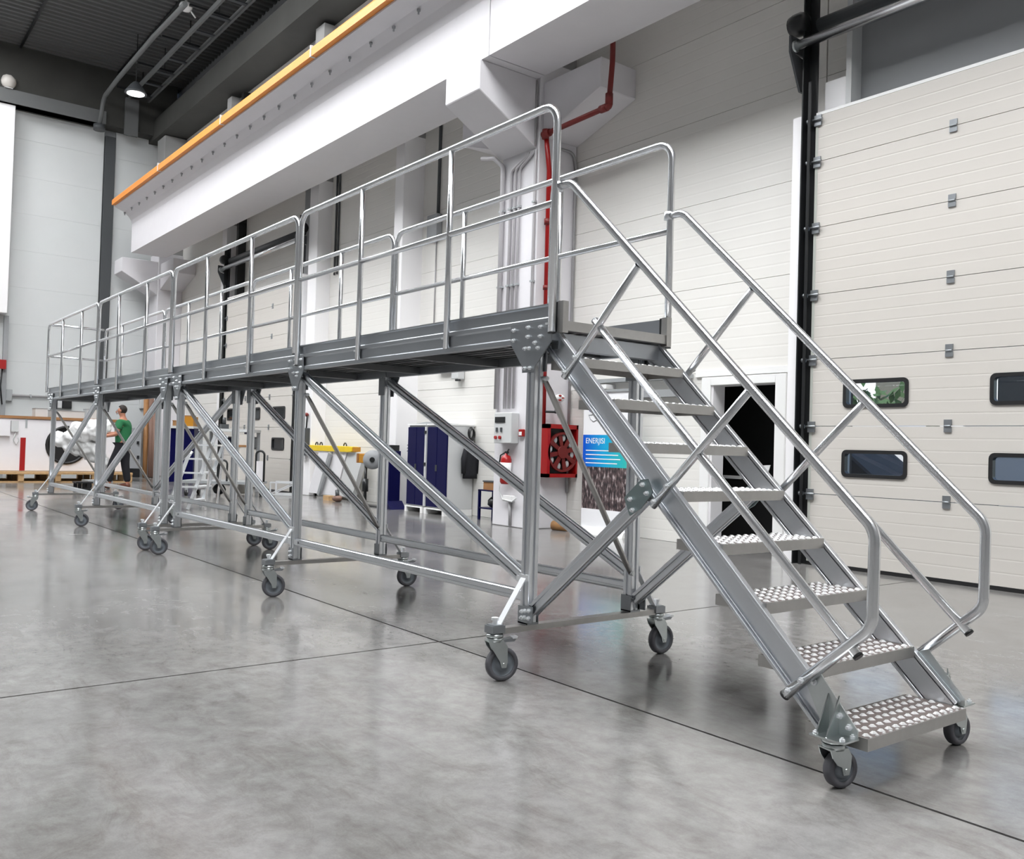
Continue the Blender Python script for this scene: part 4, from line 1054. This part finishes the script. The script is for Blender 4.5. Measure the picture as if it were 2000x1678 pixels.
# trolleys in front of the far gate
def trolley(t, u0, u1, v, D, w, m_='greysteel', zt=None):
    a, b = bpd(u0, v, D), bpd(u1, v, D); z = a.z if zt is None else zt
    pa = [Vector((a.x, a.y, 0)), Vector((b.x, b.y, 0)), Vector((b.x, b.y, 0)) + FH * w, Vector((a.x, a.y, 0)) + FH * w]
    MB().prism([(p.x, p.y) for p in pa], 'z', z - .05, z).build('deck', m_, t)
    for p in pa:
        c = p.lerp(sum(pa, Vector()) / 4, .14)
        MB().lathe([(.06, -.02), (.06, .02)], (c.x, c.y, .06), (RH.x, RH.y, 0), 12).build('wheel', 'blackplastic', t)
        MB().box(c.x - .025, c.x + .025, c.y - .025, c.y + .025, .06, z - .05).build('fork', 'greysteel', t)
    return pa, z


D1 = dep(bp(415, 970, z=0))
o = bp(415, 968, z=0)
t = thing('flat_trolley', (o.x, o.y, 0), 'low grey flatbed trolley with black motor below in front of the far gate', 'trolley')
pa, z = trolley(t, 352, 500, 938, D1, .8)
MB().ball(bpd(428, 955, D1 + .3), .17, .12, .11, 12, 8, .15, 2).build('motor', 'black', t)
MB().box(*sorted((bpd(372, 950, D1 + .2).x, bpd(392, 950, D1 + .2).x)), bpd(380, 950, D1 + .2).y, bpd(380, 950, D1 + .2).y + .2, .12, z - .051).build('ballast_box', 'stone', t)
a = bpd(502, 905, D1 + .4); b = bpd(516, 905, D1 + .4)
h = bpd(500, 905, D1 + .3); h2 = bpd(516, 905, D1 + .3); zt = bpd(508, 881, D1 + .3).z
MB().tube(fillet([(h.x, h.y, z), (h.x, h.y, zt), (h2.x, h2.y, zt), (h2.x, h2.y, z)], .08, 5), .022, 8).build('handle', 'black', t)
MB().box(min(h.x, h2.x), max(h.x, h2.x), min(h.y, h2.y), max(h.y, h2.y), z + .02, zt - .2).build('panel', 'stone', t)
h = bpd(428, 905, D1 + .1); h2 = bpd(444, 905, D1 + .1); zt = bpd(436, 899, D1 + .1).z
MB().tube(fillet([(h.x, h.y, z), (h.x, h.y, zt), (h2.x, h2.y, zt), (h2.x, h2.y, z)], .08, 5), .02, 8).build('handle', 'black', t)
# workbench with vice further back
D2 = 19.0
o = bpd(455, 872, D2)
t = thing('workbench', (o.x, o.y, 0), 'grey workbench with blue edge and vice in front of the far gate', 'workbench')
zt = bpd(455, 838, D2).z
a, b = bpd(388, 838, D2), bpd(492, 838, D2)
pa = [Vector((a.x, a.y, 0)), Vector((b.x, b.y, 0)), Vector((b.x, b.y, 0)) + FH * .7, Vector((a.x, a.y, 0)) + FH * .7]
MB().prism([(p.x, p.y) for p in pa], 'z', zt - .06, zt).build('top', 'lightgrey', t)
for p in pa:
    c = p.lerp(sum(pa, Vector()) / 4, .08); MB().box(c.x - .03, c.x + .03, c.y - .03, c.y + .03, 0, zt - .06).build('leg', 'midgrey', t)
c = pa[0].lerp(pa[1], .9) + FH * .1; MB().box(c.x - .12, c.x + .12, c.y - .03, c.y + .03, zt - .10, zt - .01).build('blue_edge', M['navy'], t)
c = pa[0].lerp(pa[1], .42) + FH * .2
v = MB().box(c.x - .06, c.x + .06, c.y - .08, c.y + .08, zt, zt + .1); v.cyl((c.x, c.y, zt + .1), (c.x, c.y, zt + .24), .04, 8); v.build('vice', 'darkgrey', t)
# beige machine cabinet standing by the bench
a = bpd(463, 905, D1 + .9); b = bpd(482, 905, D1 + .9)
t = thing('machine_cabinet', (a.x, a.y, 0), 'small beige machine cabinet behind the flat trolley', 'cabinet')
zc = bpd(470, 850, D1 + .9).z
MB().box(a.x, b.x, a.y, b.y + .1, .02, zc - .2).build('body', 'gate', t, bevel=.01); MB().prism([(a.x, zc - .2), (b.x, zc - .2), (b.x - .02, zc), (a.x + .05, zc)], 'y', a.y, b.y + .1).build('hood', 'gate', t); MB().box(a.x - .01, b.x + .01, a.y - .02, b.y + .1, zc - .24, zc - .2).build('dark_band', 'brownwood', t)
# aluminium foot stool by the gate
a = bp(530, 962, z=0); b = bp(572, 958, z=0); D3 = dep(a) - 1.2; zt = bpd(550, 943, D3).z
t = thing('foot_stool', (a.x, a.y, 0), 'low white metal frame trestle in front of the far gate', 'trestle')
p = [bpd(528, 943, D3), bpd(574, 945, D3)]
for f in (0, .45):
    q0, q1 = p[0] + FH * f, p[1] + FH * f
    MB().bar((q0.x, q0.y, zt), (q1.x, q1.y, zt), rect(.05, .03)).build('top_bar', 'galv', t)
    MB().bar((q0.x, q0.y, .03), (q1.x, q1.y, .03), rect(.05, .03)).build('bottom_bar', 'galv', t)
    for q in (q0, q1): MB().bar((q.x, q.y, .03), (q.x, q.y, zt), rect(.03, .03), up=(1, 0, 0)).build('leg', 'galv', t)
    MB().bar((q0.x, q0.y, .04), (q1.x, q1.y, zt), rect(.02, .02)).build('brace', 'galv', t)

# aluminium step ladder
o = bp(366, 996, z=0); D4 = dep(o)
t = thing('step_ladder', (o.x, o.y, 0), 'aluminium step ladder with flat treads and handrails behind the platform posts', 'ladder')
T = bpd(421, 850, D4); F = bpd(367, 993, D4)
for f in (0, .55):
    a = F + FH * f; b = T + FH * f; a.z = .01
    MB().bar(a, b, rect(.03, .05), up=(0, 0, 1)).build('stile', 'galv', t)
    c = bpd(403, 930, D4) + FH * f; c.z = .01
    MB().bar(b.lerp(a, .1), c, rect(.025, .035), up=(1, 0, 0)).build('rear_leg', 'alu', t)
for k in range(5):
    a = F.lerp(T, .1 + k * .19); b = a + FH * .55
    lft = RH * -.28
    MB().bar(a + lft, a + RH * .02, rect(.10, .025)).build('tread', 'galv', t)
    MB().bar(a + RH * .0, b, rect(.12, .025)).build('tread', 'galv', t)
a = F + RH * -.30; b = T + RH * -.30; a = Vector((a.x, a.y, .01))
MB().bar(a, b.lerp(a, .25), rect(.03, .05)).build('stile', 'galv', t)
t2 = MB().tube(fillet([bpd(331, 1000, D4 + .1), bpd(336, 965, D4 + .1), bpd(361, 905, D4 + .1), bpd(376, 882, D4 + .1)], .05, 4), .018, 8)
t2.build('handrail', 'alu', t)

# far corner: blue cabinet, amber boxes, tubes, grey cabinet, rack
def box_at(mb, u0, u1, v0, v1, D, w, z0=None):
    a, b = bpd(u0, v1, D), bpd(u1, v1, D); zt = bpd((u0 + u1) / 2, v0, D).z; zb = a.z if z0 is None else z0
    pa = [Vector((a.x, a.y, 0)), Vector((b.x, b.y, 0)), Vector((b.x, b.y, 0)) + FH * w, Vector((a.x, a.y, 0)) + FH * w]
    return mb.prism([(p.x, p.y) for p in pa], 'z', zb, zt), pa, zb, zt


D5 = dep(bp(350, 934, z=0)) - 2.2
c = bpd(353, 934, D5)
t = thing('storage_cabinet', (c.x, c.y, 0), 'navy blue steel cabinet with grey side by the corner column', 'cabinet')
mb, pa, z0, z1 = box_at(MB(), 330, 376, 836, 934, D5, .5, .0); mb.build('body', 'navy', t)
mb, *_ = box_at(MB(), 376.2, 402, 860, 934, D5 + .1, .4, .0); mb.build('side_locker', 'lightgrey', t)
mb, _p, _z, ZTC = box_at(MB(), 329, 378, 832, 836, D5 - .02, .55); mb.build('top', 'lightgrey', t); ZTC += .001
mb, *_ = box_at(MB(), 352.6, 353.4, 840, 932, D5 - .01, .01); mb.build('door_gap', 'black', t)
t = thing('parts_bin', (c.x, c.y, z1 + .04), 'amber plastic bins stacked on the corner cabinet', 'bin', )
mb, *_ = box_at(MB(), 357, 377, 814, 831.9, D5 + .05, .35, ZTC); mb.build('bin', 'amber', t)
mb, *_ = box_at(MB(), 360, 376, 811.5, 813.8, D5 + .08, .25); mb.build('content', 'brownwood', t)
t = thing('cardboard_box', (c.x, c.y, z1 + .04), 'flat brown cardboard box beside the amber bins on the corner cabinet', 'box')
mb, *_ = box_at(MB(), 337, 353, 822, 831.9, D5 + .1, .3, ZTC); mb.build('carton', 'cardboard', t); mb, *_ = box_at(MB(), 336.5, 353.5, 821, 822, D5 + .09, .32); mb.build('lid', 'cardboard', t)
D6 = dep(bp(290, 928, z=0)) - 1.7
c = bpd(292, 925, D6)
names_ = ['thick brown tube leaning nearest the corner column', 'dark brown tube in the corner bundle', 'pale brown tube in the corner bundle', 'reddish brown tube at the edge of the corner bundle']
for k, (u, v0, r, m_) in enumerate(((303, 790, .085, 'brownpipe'), (296, 775, .07, 'brownpipe'), (291.5, 800, .035, 'conduit'), (286, 770, .07, 'brownwood'))):
    a = bpd(u - 2.5, 925, D6); b = bpd(u, v0, D6 + .4)
    t = tag(MB().tube([(a.x, a.y, .01), b], r, 12).build('tube', m_), names_[k], 'tube', 'tubes standing in the corner')
t = thing('grey_cabinet', (bpd(262, 930, D6).x, bpd(262, 930, D6).y, 0), 'grey steel cabinet with dark handles behind the man', 'cabinet')
mb, pa, z0, z1 = box_at(MB(), 245, 273, 836, 930, D6, .45, .0); mb.build('body', 'midgrey', t)
for v in (862, 890): mb, *_ = box_at(MB(), 267, 271, v, v + 6, D6 - .03, .03); mb.build('handle', 'black', t)
mb, *_ = box_at(MB(), 248, 272, 915, 930, D6 - .03, .03, .0); mb.build('dark_plinth', 'black', t)

# ------------------------------------------------------------------ white containers on pallets at the end wall
t = thing('container', (-20.6, .6, .24), 'long white container with wooden rim, round black openings and red stripe', 'container')
MB().box(-21.2, -20.0, -2.2, 3.30, .24, 1.46).build('body', 'stone', t, bevel=.02)
MB().box(-21.25, -19.96, -2.25, 3.36, 1.46, 1.52).build('wooden_rim', 'brownwood', t)
for k, y in enumerate((1.99, -.02)):
    MB().lathe([(.46, -.02), (.46, .02), (.40, .03), (.40, -.02)], (-19.99, y, .87), (1, 0, 0), 28, closed=True).build('opening_ring', 'blackplastic', t)
    MB().lathe([(.40, -.01), (.40, .005)], (-19.995, y, .87), (1, 0, 0), 28).build('opening', 'void', t)
MB().box(-19.998, -19.99, 1.01, 1.12, .26, 1.02).build('red_stripe', 'red', t)
MB().box(-19.99, -19.93, .80, .95, 1.15, 1.40).build('switch_box', 'lightgrey', t)
MB().tube([(-19.96, .90, 1.15), (-19.96, .86, .95), (-19.96, .92, .86), (-19.96, .97, .95), (-19.96, .95, 1.02)], .012, 6).build('cable', 'lightgrey', t)
MB().box(-19.99, -19.90, .40, .78, 1.05, 1.42).build('instrument_box', 'stone', t)
MB().box(-19.998, -19.985, 1.10, 1.14, 1.25, 1.45).build('hinge', 'greysteel', t)
for k, (y0, y1) in enumerate(((-1.6, .28), (.32, 1.66), (1.70, 3.40))):
    p = thing('pallet', (-20.5, (y0 + y1) / 2, 0), ('wooden pallet under the container behind the far end of the platform', 'wooden pallet under the red stripe of the container', 'wooden pallet under the container beside the man')[k], 'pallet', 'wooden pallets under the container')
    for j in range(6): MB().box(-21.2 + j * .275, -21.2 + j * .275 + .24, y0, y1, .19, .238).build('deck_board', 'wood', p)
    for a in (y0, (y0 + y1) / 2 - .06, y1 - .12):
        for xx in (-21.2, -20.5, -19.75): MB().box(xx, xx + .14, a, a + .12, .03, .19).build('block', 'wood', p)
    for xx in (-21.2, -20.5, -19.75): MB().box(xx, xx + .12, y0, y1, .0, .03).build('runner_board', 'wood', p)
# boxes on top and behind
for k, (u0, u1, v0, v1, lab) in enumerate(((69, 92, 798, 811, 'small pale box standing on the wooden rim of the container'), (100, 165, 802, 812, 'long flat grey box on the wooden rim of the container'), (170, 196, 800, 812, 'grey carton on the container rim near the man'))):
    c = bp((u0 + u1) / 2, v1, x=-20.3); t = thing('carton', (c.x, c.y, 1.52), lab, 'box')
    a, b = bp(u0, v1, x=-20.3).y, bp(u1, v1, x=-20.3).y; h = max(.08, bp(u0, v0, x=-20.3).z - 1.52)
    MB().box(-20.7, -20.3, a, b, 1.521, 1.52 + h).build('carton_body', 'lightgrey', t); MB().box(-20.71, -20.29, a - .005, b + .005, 1.521 + h, 1.535 + h).build('lid', 'midgrey', t)
# end wall services
t = thing('pipe_run', (-24.9, 1.5, 2.1), 'grey pipe running level along the end wall above the container', 'pipe')
MB().tube([(-24.93, -2, 2.17), (-24.93, 3.9, 2.17)], .035, 8).build('pipe', 'conduit', t)
for y in (.2, 2.0, 3.3): MB().box(-25, -24.89, y, y + .04, 2.12, 2.22).build('clamp', 'greysteel', t)
for u0, u1, v0, v1, m_, lab in ((10, 24, 761, 783, 'greysteel', 'grey square box where the pipe meets the grey post'), (111, 121, 784, 797, 'lightgrey', 'small pale box beside the dark panel on the end wall'), (122, 140, 783, 798, 'black', 'small dark square panel on the end wall above the container'), (273, 285, 779, 798, 'lightgrey', 'pale switch box above the brown tubes')):
    a, b = bp(u0, v1, x=-24.9), bp(u1, v0, x=-24.9); t = thing('wall_box', (-24.95, a.y, a.z), lab, 'wall box')
    MB().box(-25, -24.86, a.y, b.y, a.z, b.z).build('case', m_, t, bevel=.01); MB().box(-24.862, -24.855, a.y + .02, b.y - .02, a.z + .02, b.z - .02).build('cover', m_, t)
a = bp(5, 740, x=-24.8)
t = thing('steel_post', (-24.8, a.y, 0), 'grey post with a red alarm box at the edge of the end wall', 'post')
MB().box(-24.88, -24.76, a.y - .02, a.y + .09, 0, 4.35).build('post', 'midgrey', t); b = bp(6, 712, x=-24.8); MB().box(-24.76, -24.62, b.y - .25, b.y + .05, b.z - .13, b.z + .12).build('alarm', 'red', t)
MB().tube([(-24.72, b.y - .02, b.z), (-24.70, b.y - .06, b.z - .6), (-24.72, b.y, b.z - 1.1)], .02, 6).build('cable', 'black', t)
tag(MB().box(-24.98, -24.55, -3.0, 1.30, 4.39, 10.11).build('tall_panel', 'trimwhite', bevel=.01), 'tall white panel standing out from the end wall', 'panel')

# ------------------------------------------------------------------ things under the roof
t = thing('pendant_lamp', (-21.6, 3.75, 10), 'round hall lamp hanging under the dark roof', 'lamp')
c = bp(265, 183, x=-21.5)
M['lampglow'] = mat('lamp_glow', (1, 1, 1), .4, emit=3.0)
MB().lathe([(.28, 0), (.26, .05), (.14, .22), (.07, .30), (.03, .32)], c, (0, 0, 1), 20).build('shade', 'darkgrey', t); MB().lathe([(.22, -.012), (.22, -.002)], c, (0, 0, 1), 20).build('lens', 'lampglow', t)
MB().cyl((c.x, c.y, c.z + .32), (c.x, c.y, ZR - .01), .012, 6).build('cable', 'black', t)
t = thing('duct_pipe', (-22, 3.4, 10.2), 'grey bent ventilation pipe under the dark roof', 'pipe')
MB().tube(fillet([bp(194, 246, x=-24.3), bp(203, 190, x=-24.2), bp(232, 152, x=-22.6), bp(300, 72, x=-19.6), bp(362, 8, x=-17.3)], .25, 4), .06, 12).build('pipe', 'dimgrey', t)
c = bp(194, 248, x=-24.3); MB().lathe([(.16, -.1), (.16, .06)], c, (0, 0, 1), 12).build('flange', 'darkgrey', t)
t = thing('ceiling_siren', (-16, 3.5, 11), 'white siren box hanging on the roof sheet', 'siren')
c = bp(363, 13, z=ZR - .35); MB().ball(c, .16, .16, .12, 12, 8, .1, 1).build('body', 'white', t); MB().cyl(c, (c.x, c.y, ZR), .03, 8).build('stem', 'lightgrey', t)
for s in (-1, 1): MB().cyl(c + V(0, .1 * s, -.05), c + V(.05, .22 * s, -.22), .02, 6).build('arm', 'white', t)
t = thing('wall_speaker', (-24.4, 1.2, 10.5), 'cream rounded box on the ledge of the end wall', 'speaker')
c = bp(16, 182, x=-24.5); MB().ball((c.x, c.y, 10.5 + .2), .16, .19, .195, 12, 8, .15, 4).build('body', 'gate', t); MB().box(c.x - .1, c.x + .1, c.y - .1, c.y + .1, 10.501, 10.52).build('base', 'lightgrey', t)
# cable ladder under the eaves
t = thing('cable_tray', (-18.5, 4.4, 11), 'grey cable tray with hanging brackets under the roof along the eaves', 'cable tray')
MB().box(-24.3, -9.5, 4.15, 4.21, 11.00, 11.12).build('side_rail', 'dimgrey', t); MB().box(-24.3, -9.5, 4.68, 4.74, 11.00, 11.12).build('side_rail', 'dimgrey', t)
for k in range(14):
    x = -24.0 + k * 1.05; MB().box(x, x + .12, 4.21, 4.68, 11.02, 11.05).build('rung', 'darkgrey', t)
    if k % 2 == 0: MB().box(x - .03, x + .03, 3.75, 4.8, 11.12, 11.17).build('hanger_arm', 'black', t); MB().cyl((x, 4.45, 11.17), (x, 4.45, ZR), .015, 6).build('hanger_rod', 'black', t)
c0, c1 = bp(243, 262, x=-24.4), bp(272, 196, x=-24.4)
tag(MB().box(-24.49, -24.40, c0.y, c1.y, c0.z, c1.z).build('hanging_panel', 'dimgrey'), 'grey rectangular panel hanging below the lamp at the end wall', 'panel')

# ------------------------------------------------------------------ paper scraps on the floor
for (u, v), w, lab in (((150, 1044), .12, 'long white paper scrap on the floor by the platform castors'), ((20, 1025), .09, 'short white paper scrap on the open floor near the container')):
    c = bp(u, v, z=0)
    tag(MB().prism([(c.x - RH.x * w, c.y - RH.y * w), (c.x + RH.x * w, c.y + RH.y * w), (c.x + RH.x * w * .9 + .02, c.y + RH.y * w * .9 + .03), (c.x - RH.x * w + .03, c.y - RH.y * w + .03)], 'z', .0005, .003).build('paper_scrap', 'label'), lab, 'paper')

# ------------------------------------------------------------------ wrapped bundle the man is handling
D7 = dep(bp(231, 956, z=0)) + .42
c = bpd(165, 900, D7)
t = thing('wrapped_bundle', (c.x, c.y, 0), 'white plastic wrapped bundle on a dolly in front of the man', 'bundle')
def crumple(o, vox, amp, size):
    r = o.modifiers.new('Remesh', 'REMESH'); r.mode = 'VOXEL'; r.voxel_size = vox; r.use_smooth_shade = True
    tx = bpy.data.textures.new('folds', 'CLOUDS'); tx.noise_scale = size; tx.noise_depth = 3
    d_ = o.modifiers.new('Displace', 'DISPLACE'); d_.texture = tx; d_.strength = amp; d_.mid_level = .5; d_.texture_coords = 'GLOBAL'
b = MB()
for u, v, r, q in ((118, 858, .20, 1), (140, 852, .20, 2), (150, 838, .17, 3), (168, 846, .22, 4), (186, 840, .24, 5), (203, 836, .2, 6), (130, 868, .14, 7)):
    b.ball(bpd(u, v, D7), r * .85, r * .85, r * (.85 if q < 3 else 1), 14, 10, .2, q, 2.5)
crumple(b.build('white_wrap', 'wrap', t), .028, .12, .16)
b = MB()
for u, v, r, q in ((148, 876, .17, 7), (170, 876, .22, 8), (190, 888, .2, 9), (203, 905, .17, 10), (203, 928, .16, 11), (185, 880, .2, 12), (196, 945, .14, 13)):
    b.ball(bpd(u, v, D7 + .05), r * .8, r * .8, r * 1.05, 14, 10, .2, q, 2.5)
crumple(b.build('film', 'film', t), .028, .12, .13)
p = bpd(190, 940, D7 + .1); MB().box(p.x - .28, p.x + .28, p.y - .25, p.y + .25, .10, .16).build('dolly_deck', 'greysteel', t)
for a in (-.2, .2):
    for d_ in (-.18, .18): MB().lathe([(.05, -.02), (.05, .02)], (p.x + a, p.y + d_, .05), (0, 1, 0), 10).build('wheel', 'black', t)
c = bp(160, 957, z=0)
t = thing('bottle_crate', (c.x, c.y, 0), 'black plastic crate on the floor by the wrapped bundle', 'crate')
for k in range(4):
    q = c + RH * (-.14 + k * .09); MB().box(q.x - .03, q.x + .03, q.y - .03, q.y + .03, .0, .16).build('rib', 'blackplastic', t)
MB().box(c.x - .16, c.x + .16, c.y - .14, c.y + .16, .001, .03).build('base', 'blackplastic', t); MB().box(c.x - .17, c.x + .17, c.y - .15, c.y + .17, .14, .17).build('rim', 'blackplastic', t)

# ------------------------------------------------------------------ the man
PB0 = bp(236, 955, z=0); PB0.z = 0
F_ = -RH.copy(); S_ = -FH.copy()          # he faces along -RH; S_ points to his left, towards the camera
PT = thing('person', PB0, 'man in green t-shirt and black trousers standing at the wrapped bundle', 'person')
def P(f, s, z): return PB0 + F_ * f + S_ * s + V(0, 0, z)


def skin(name, nodes, edges, m, parent, sub=2, root=0):
    me = bpy.data.meshes.new(name); me.from_pydata([tuple(n[0]) for n in nodes], edges, [])
    o = bpy.data.objects.new(name, me); COL.objects.link(o)
    md = o.modifiers.new('Skin', 'SKIN'); md.use_smooth_shade = True
    for i, n in enumerate(nodes):
        r = n[1] if isinstance(n[1], tuple) else (n[1], n[1]); sv = me.skin_vertices[0].data[i]; sv.radius = r; sv.use_root = (i == root)
    sb = o.modifiers.new('Sub', 'SUBSURF'); sb.levels = sub; sb.render_levels = sub
    me.materials.append(M[m]); put(o, parent); return o


N = [(P(-.01, 0, .94), .125), (P(-.01, 0, 1.10), .12), (P(.0, 0, 1.27), .14), (P(.0, 0, 1.42), .12), (P(.01, 0, 1.51), .055), (P(.03, 0, 1.58), .062), (P(.05, 0, 1.65), (.085, .10)), (P(.04, 0, 1.73), .075),
     (P(.0, .09, .90), .095), (P(.17, .10, .52), .062), (P(.22, .10, .10), .045), (P(.33, .10, .035), .035),
     (P(-.01, -.09, .90), .095), (P(-.03, -.10, .50), .062), (P(-.10, -.10, .10), .045), (P(.02, -.10, .035), .035),
     (P(.0, .17, 1.41), .06), (P(.03, .24, 1.15), .045), (P(.29, .20, 1.11), .036), (P(.37, .19, 1.11), (.045, .028)),
     (P(.0, -.17, 1.41), .06), (P(.08, -.22, 1.19), .045), (P(.32, -.14, 1.17), .036), (P(.40, -.13, 1.17), (.045, .028))]
E_ = [(0, 1), (1, 2), (2, 3), (3, 4), (4, 5), (5, 6), (6, 7), (0, 8), (8, 9), (9, 10), (10, 11), (0, 12), (12, 13), (13, 14), (14, 15), (3, 16), (16, 17), (17, 18), (18, 19), (3, 20), (20, 21), (21, 22), (22, 23)]
for hand, s0 in ((19, 1), (23, -1)):
    h = N[hand][0]
    for k in range(4):
        a = len(N); off = S_ * ((k - 1.5) * .02)
        ln = (.075, .09, .085, .065)[k]
        N += [(h + off + F_ * .035, .011), (h + off + F_ * (.035 + ln * .6) + V(0, 0, -.012), .010), (h + off + F_ * (.03 + ln * .85) + V(0, 0, -.045), .008)]
        E_ += [(hand, a), (a, a + 1), (a + 1, a + 2)]
    a = len(N); N += [(h + S_ * (-.03 * s0) + V(0, 0, .03), .012), (h + S_ * (-.03 * s0) + F_ * .05 + V(0, 0, .045), .010)]
    E_ += [(hand, a), (a, a + 1)]
body = skin('body', N, E_, 'skin', PT)
sh = [(P(-.01, 0, .78), (.155, .175)), (P(-.01, 0, 1.08), (.145, .17)), (P(.0, 0, 1.27), (.155, .185)), (P(.0, 0, 1.41), (.135, .175)), (P(.01, 0, 1.49), .072),
      (P(.0, .17, 1.41), .08), (P(.015, .21, 1.24), .075), (P(.0, -.17, 1.41), .08), (P(.04, -.20, 1.27), .075)]
skin('t_shirt', sh, [(0, 1), (1, 2), (2, 3), (3, 4), (3, 5), (5, 6), (3, 7), (7, 8)], 'cloth_green', PT)
tr = [(P(-.01, 0, 1.04), (.135, .15)), (P(.0, .095, .86), .12), (P(.17, .10, .52), .09), (P(.22, .10, .13), .07), (P(-.01, -.095, .86), .12), (P(-.03, -.10, .50), .09), (P(-.10, -.10, .13), .07)]
skin('trousers', tr, [(0, 1), (1, 2), (2, 3), (0, 4), (4, 5), (5, 6)], 'cloth_black', PT)
for s, f in ((.10, .22), (-.10, -.10)):
    skin('shoe', [(P(f - .06, s, .065), (.062, .062)), (P(f + .03, s, .075), (.068, .07)), (P(f + .14, s, .055), .055), (P(f + .20, s, .045), .042)], [(0, 1), (1, 2), (2, 3)], 'shoe', PT, 1)
# hair, ears, face
hb = MB(); c = P(.03, 0, 1.685)
hb.ball(c, .098, .098, .10, 16, 10); hb.v = [tuple(Vector(v) if (Vector(v) - c).dot(F_) < .02 or v[2] > c.z + .055 else Vector(v) - F_ * .05) for v in hb.v]
hb.build('hair', 'hair', PT)
for s in (-1, 1):
    MB().ball(P(.03, .088 * s, 1.655), .02, .02, .032, 8, 6).build('ear', 'skin', PT)
    MB().ball(P(.133, .033 * s, 1.665), .009, .009, .007, 8, 5).build('eye', 'hair', PT)
nb = MB().ball(P(.153, 0, 1.632), .018, .018, .024, 8, 6); nb.build('nose', 'skin', PT)
MB().ball(P(.137, 0, 1.593), .012, .026, .007, 8, 5).build('mouth', 'darkred', PT)
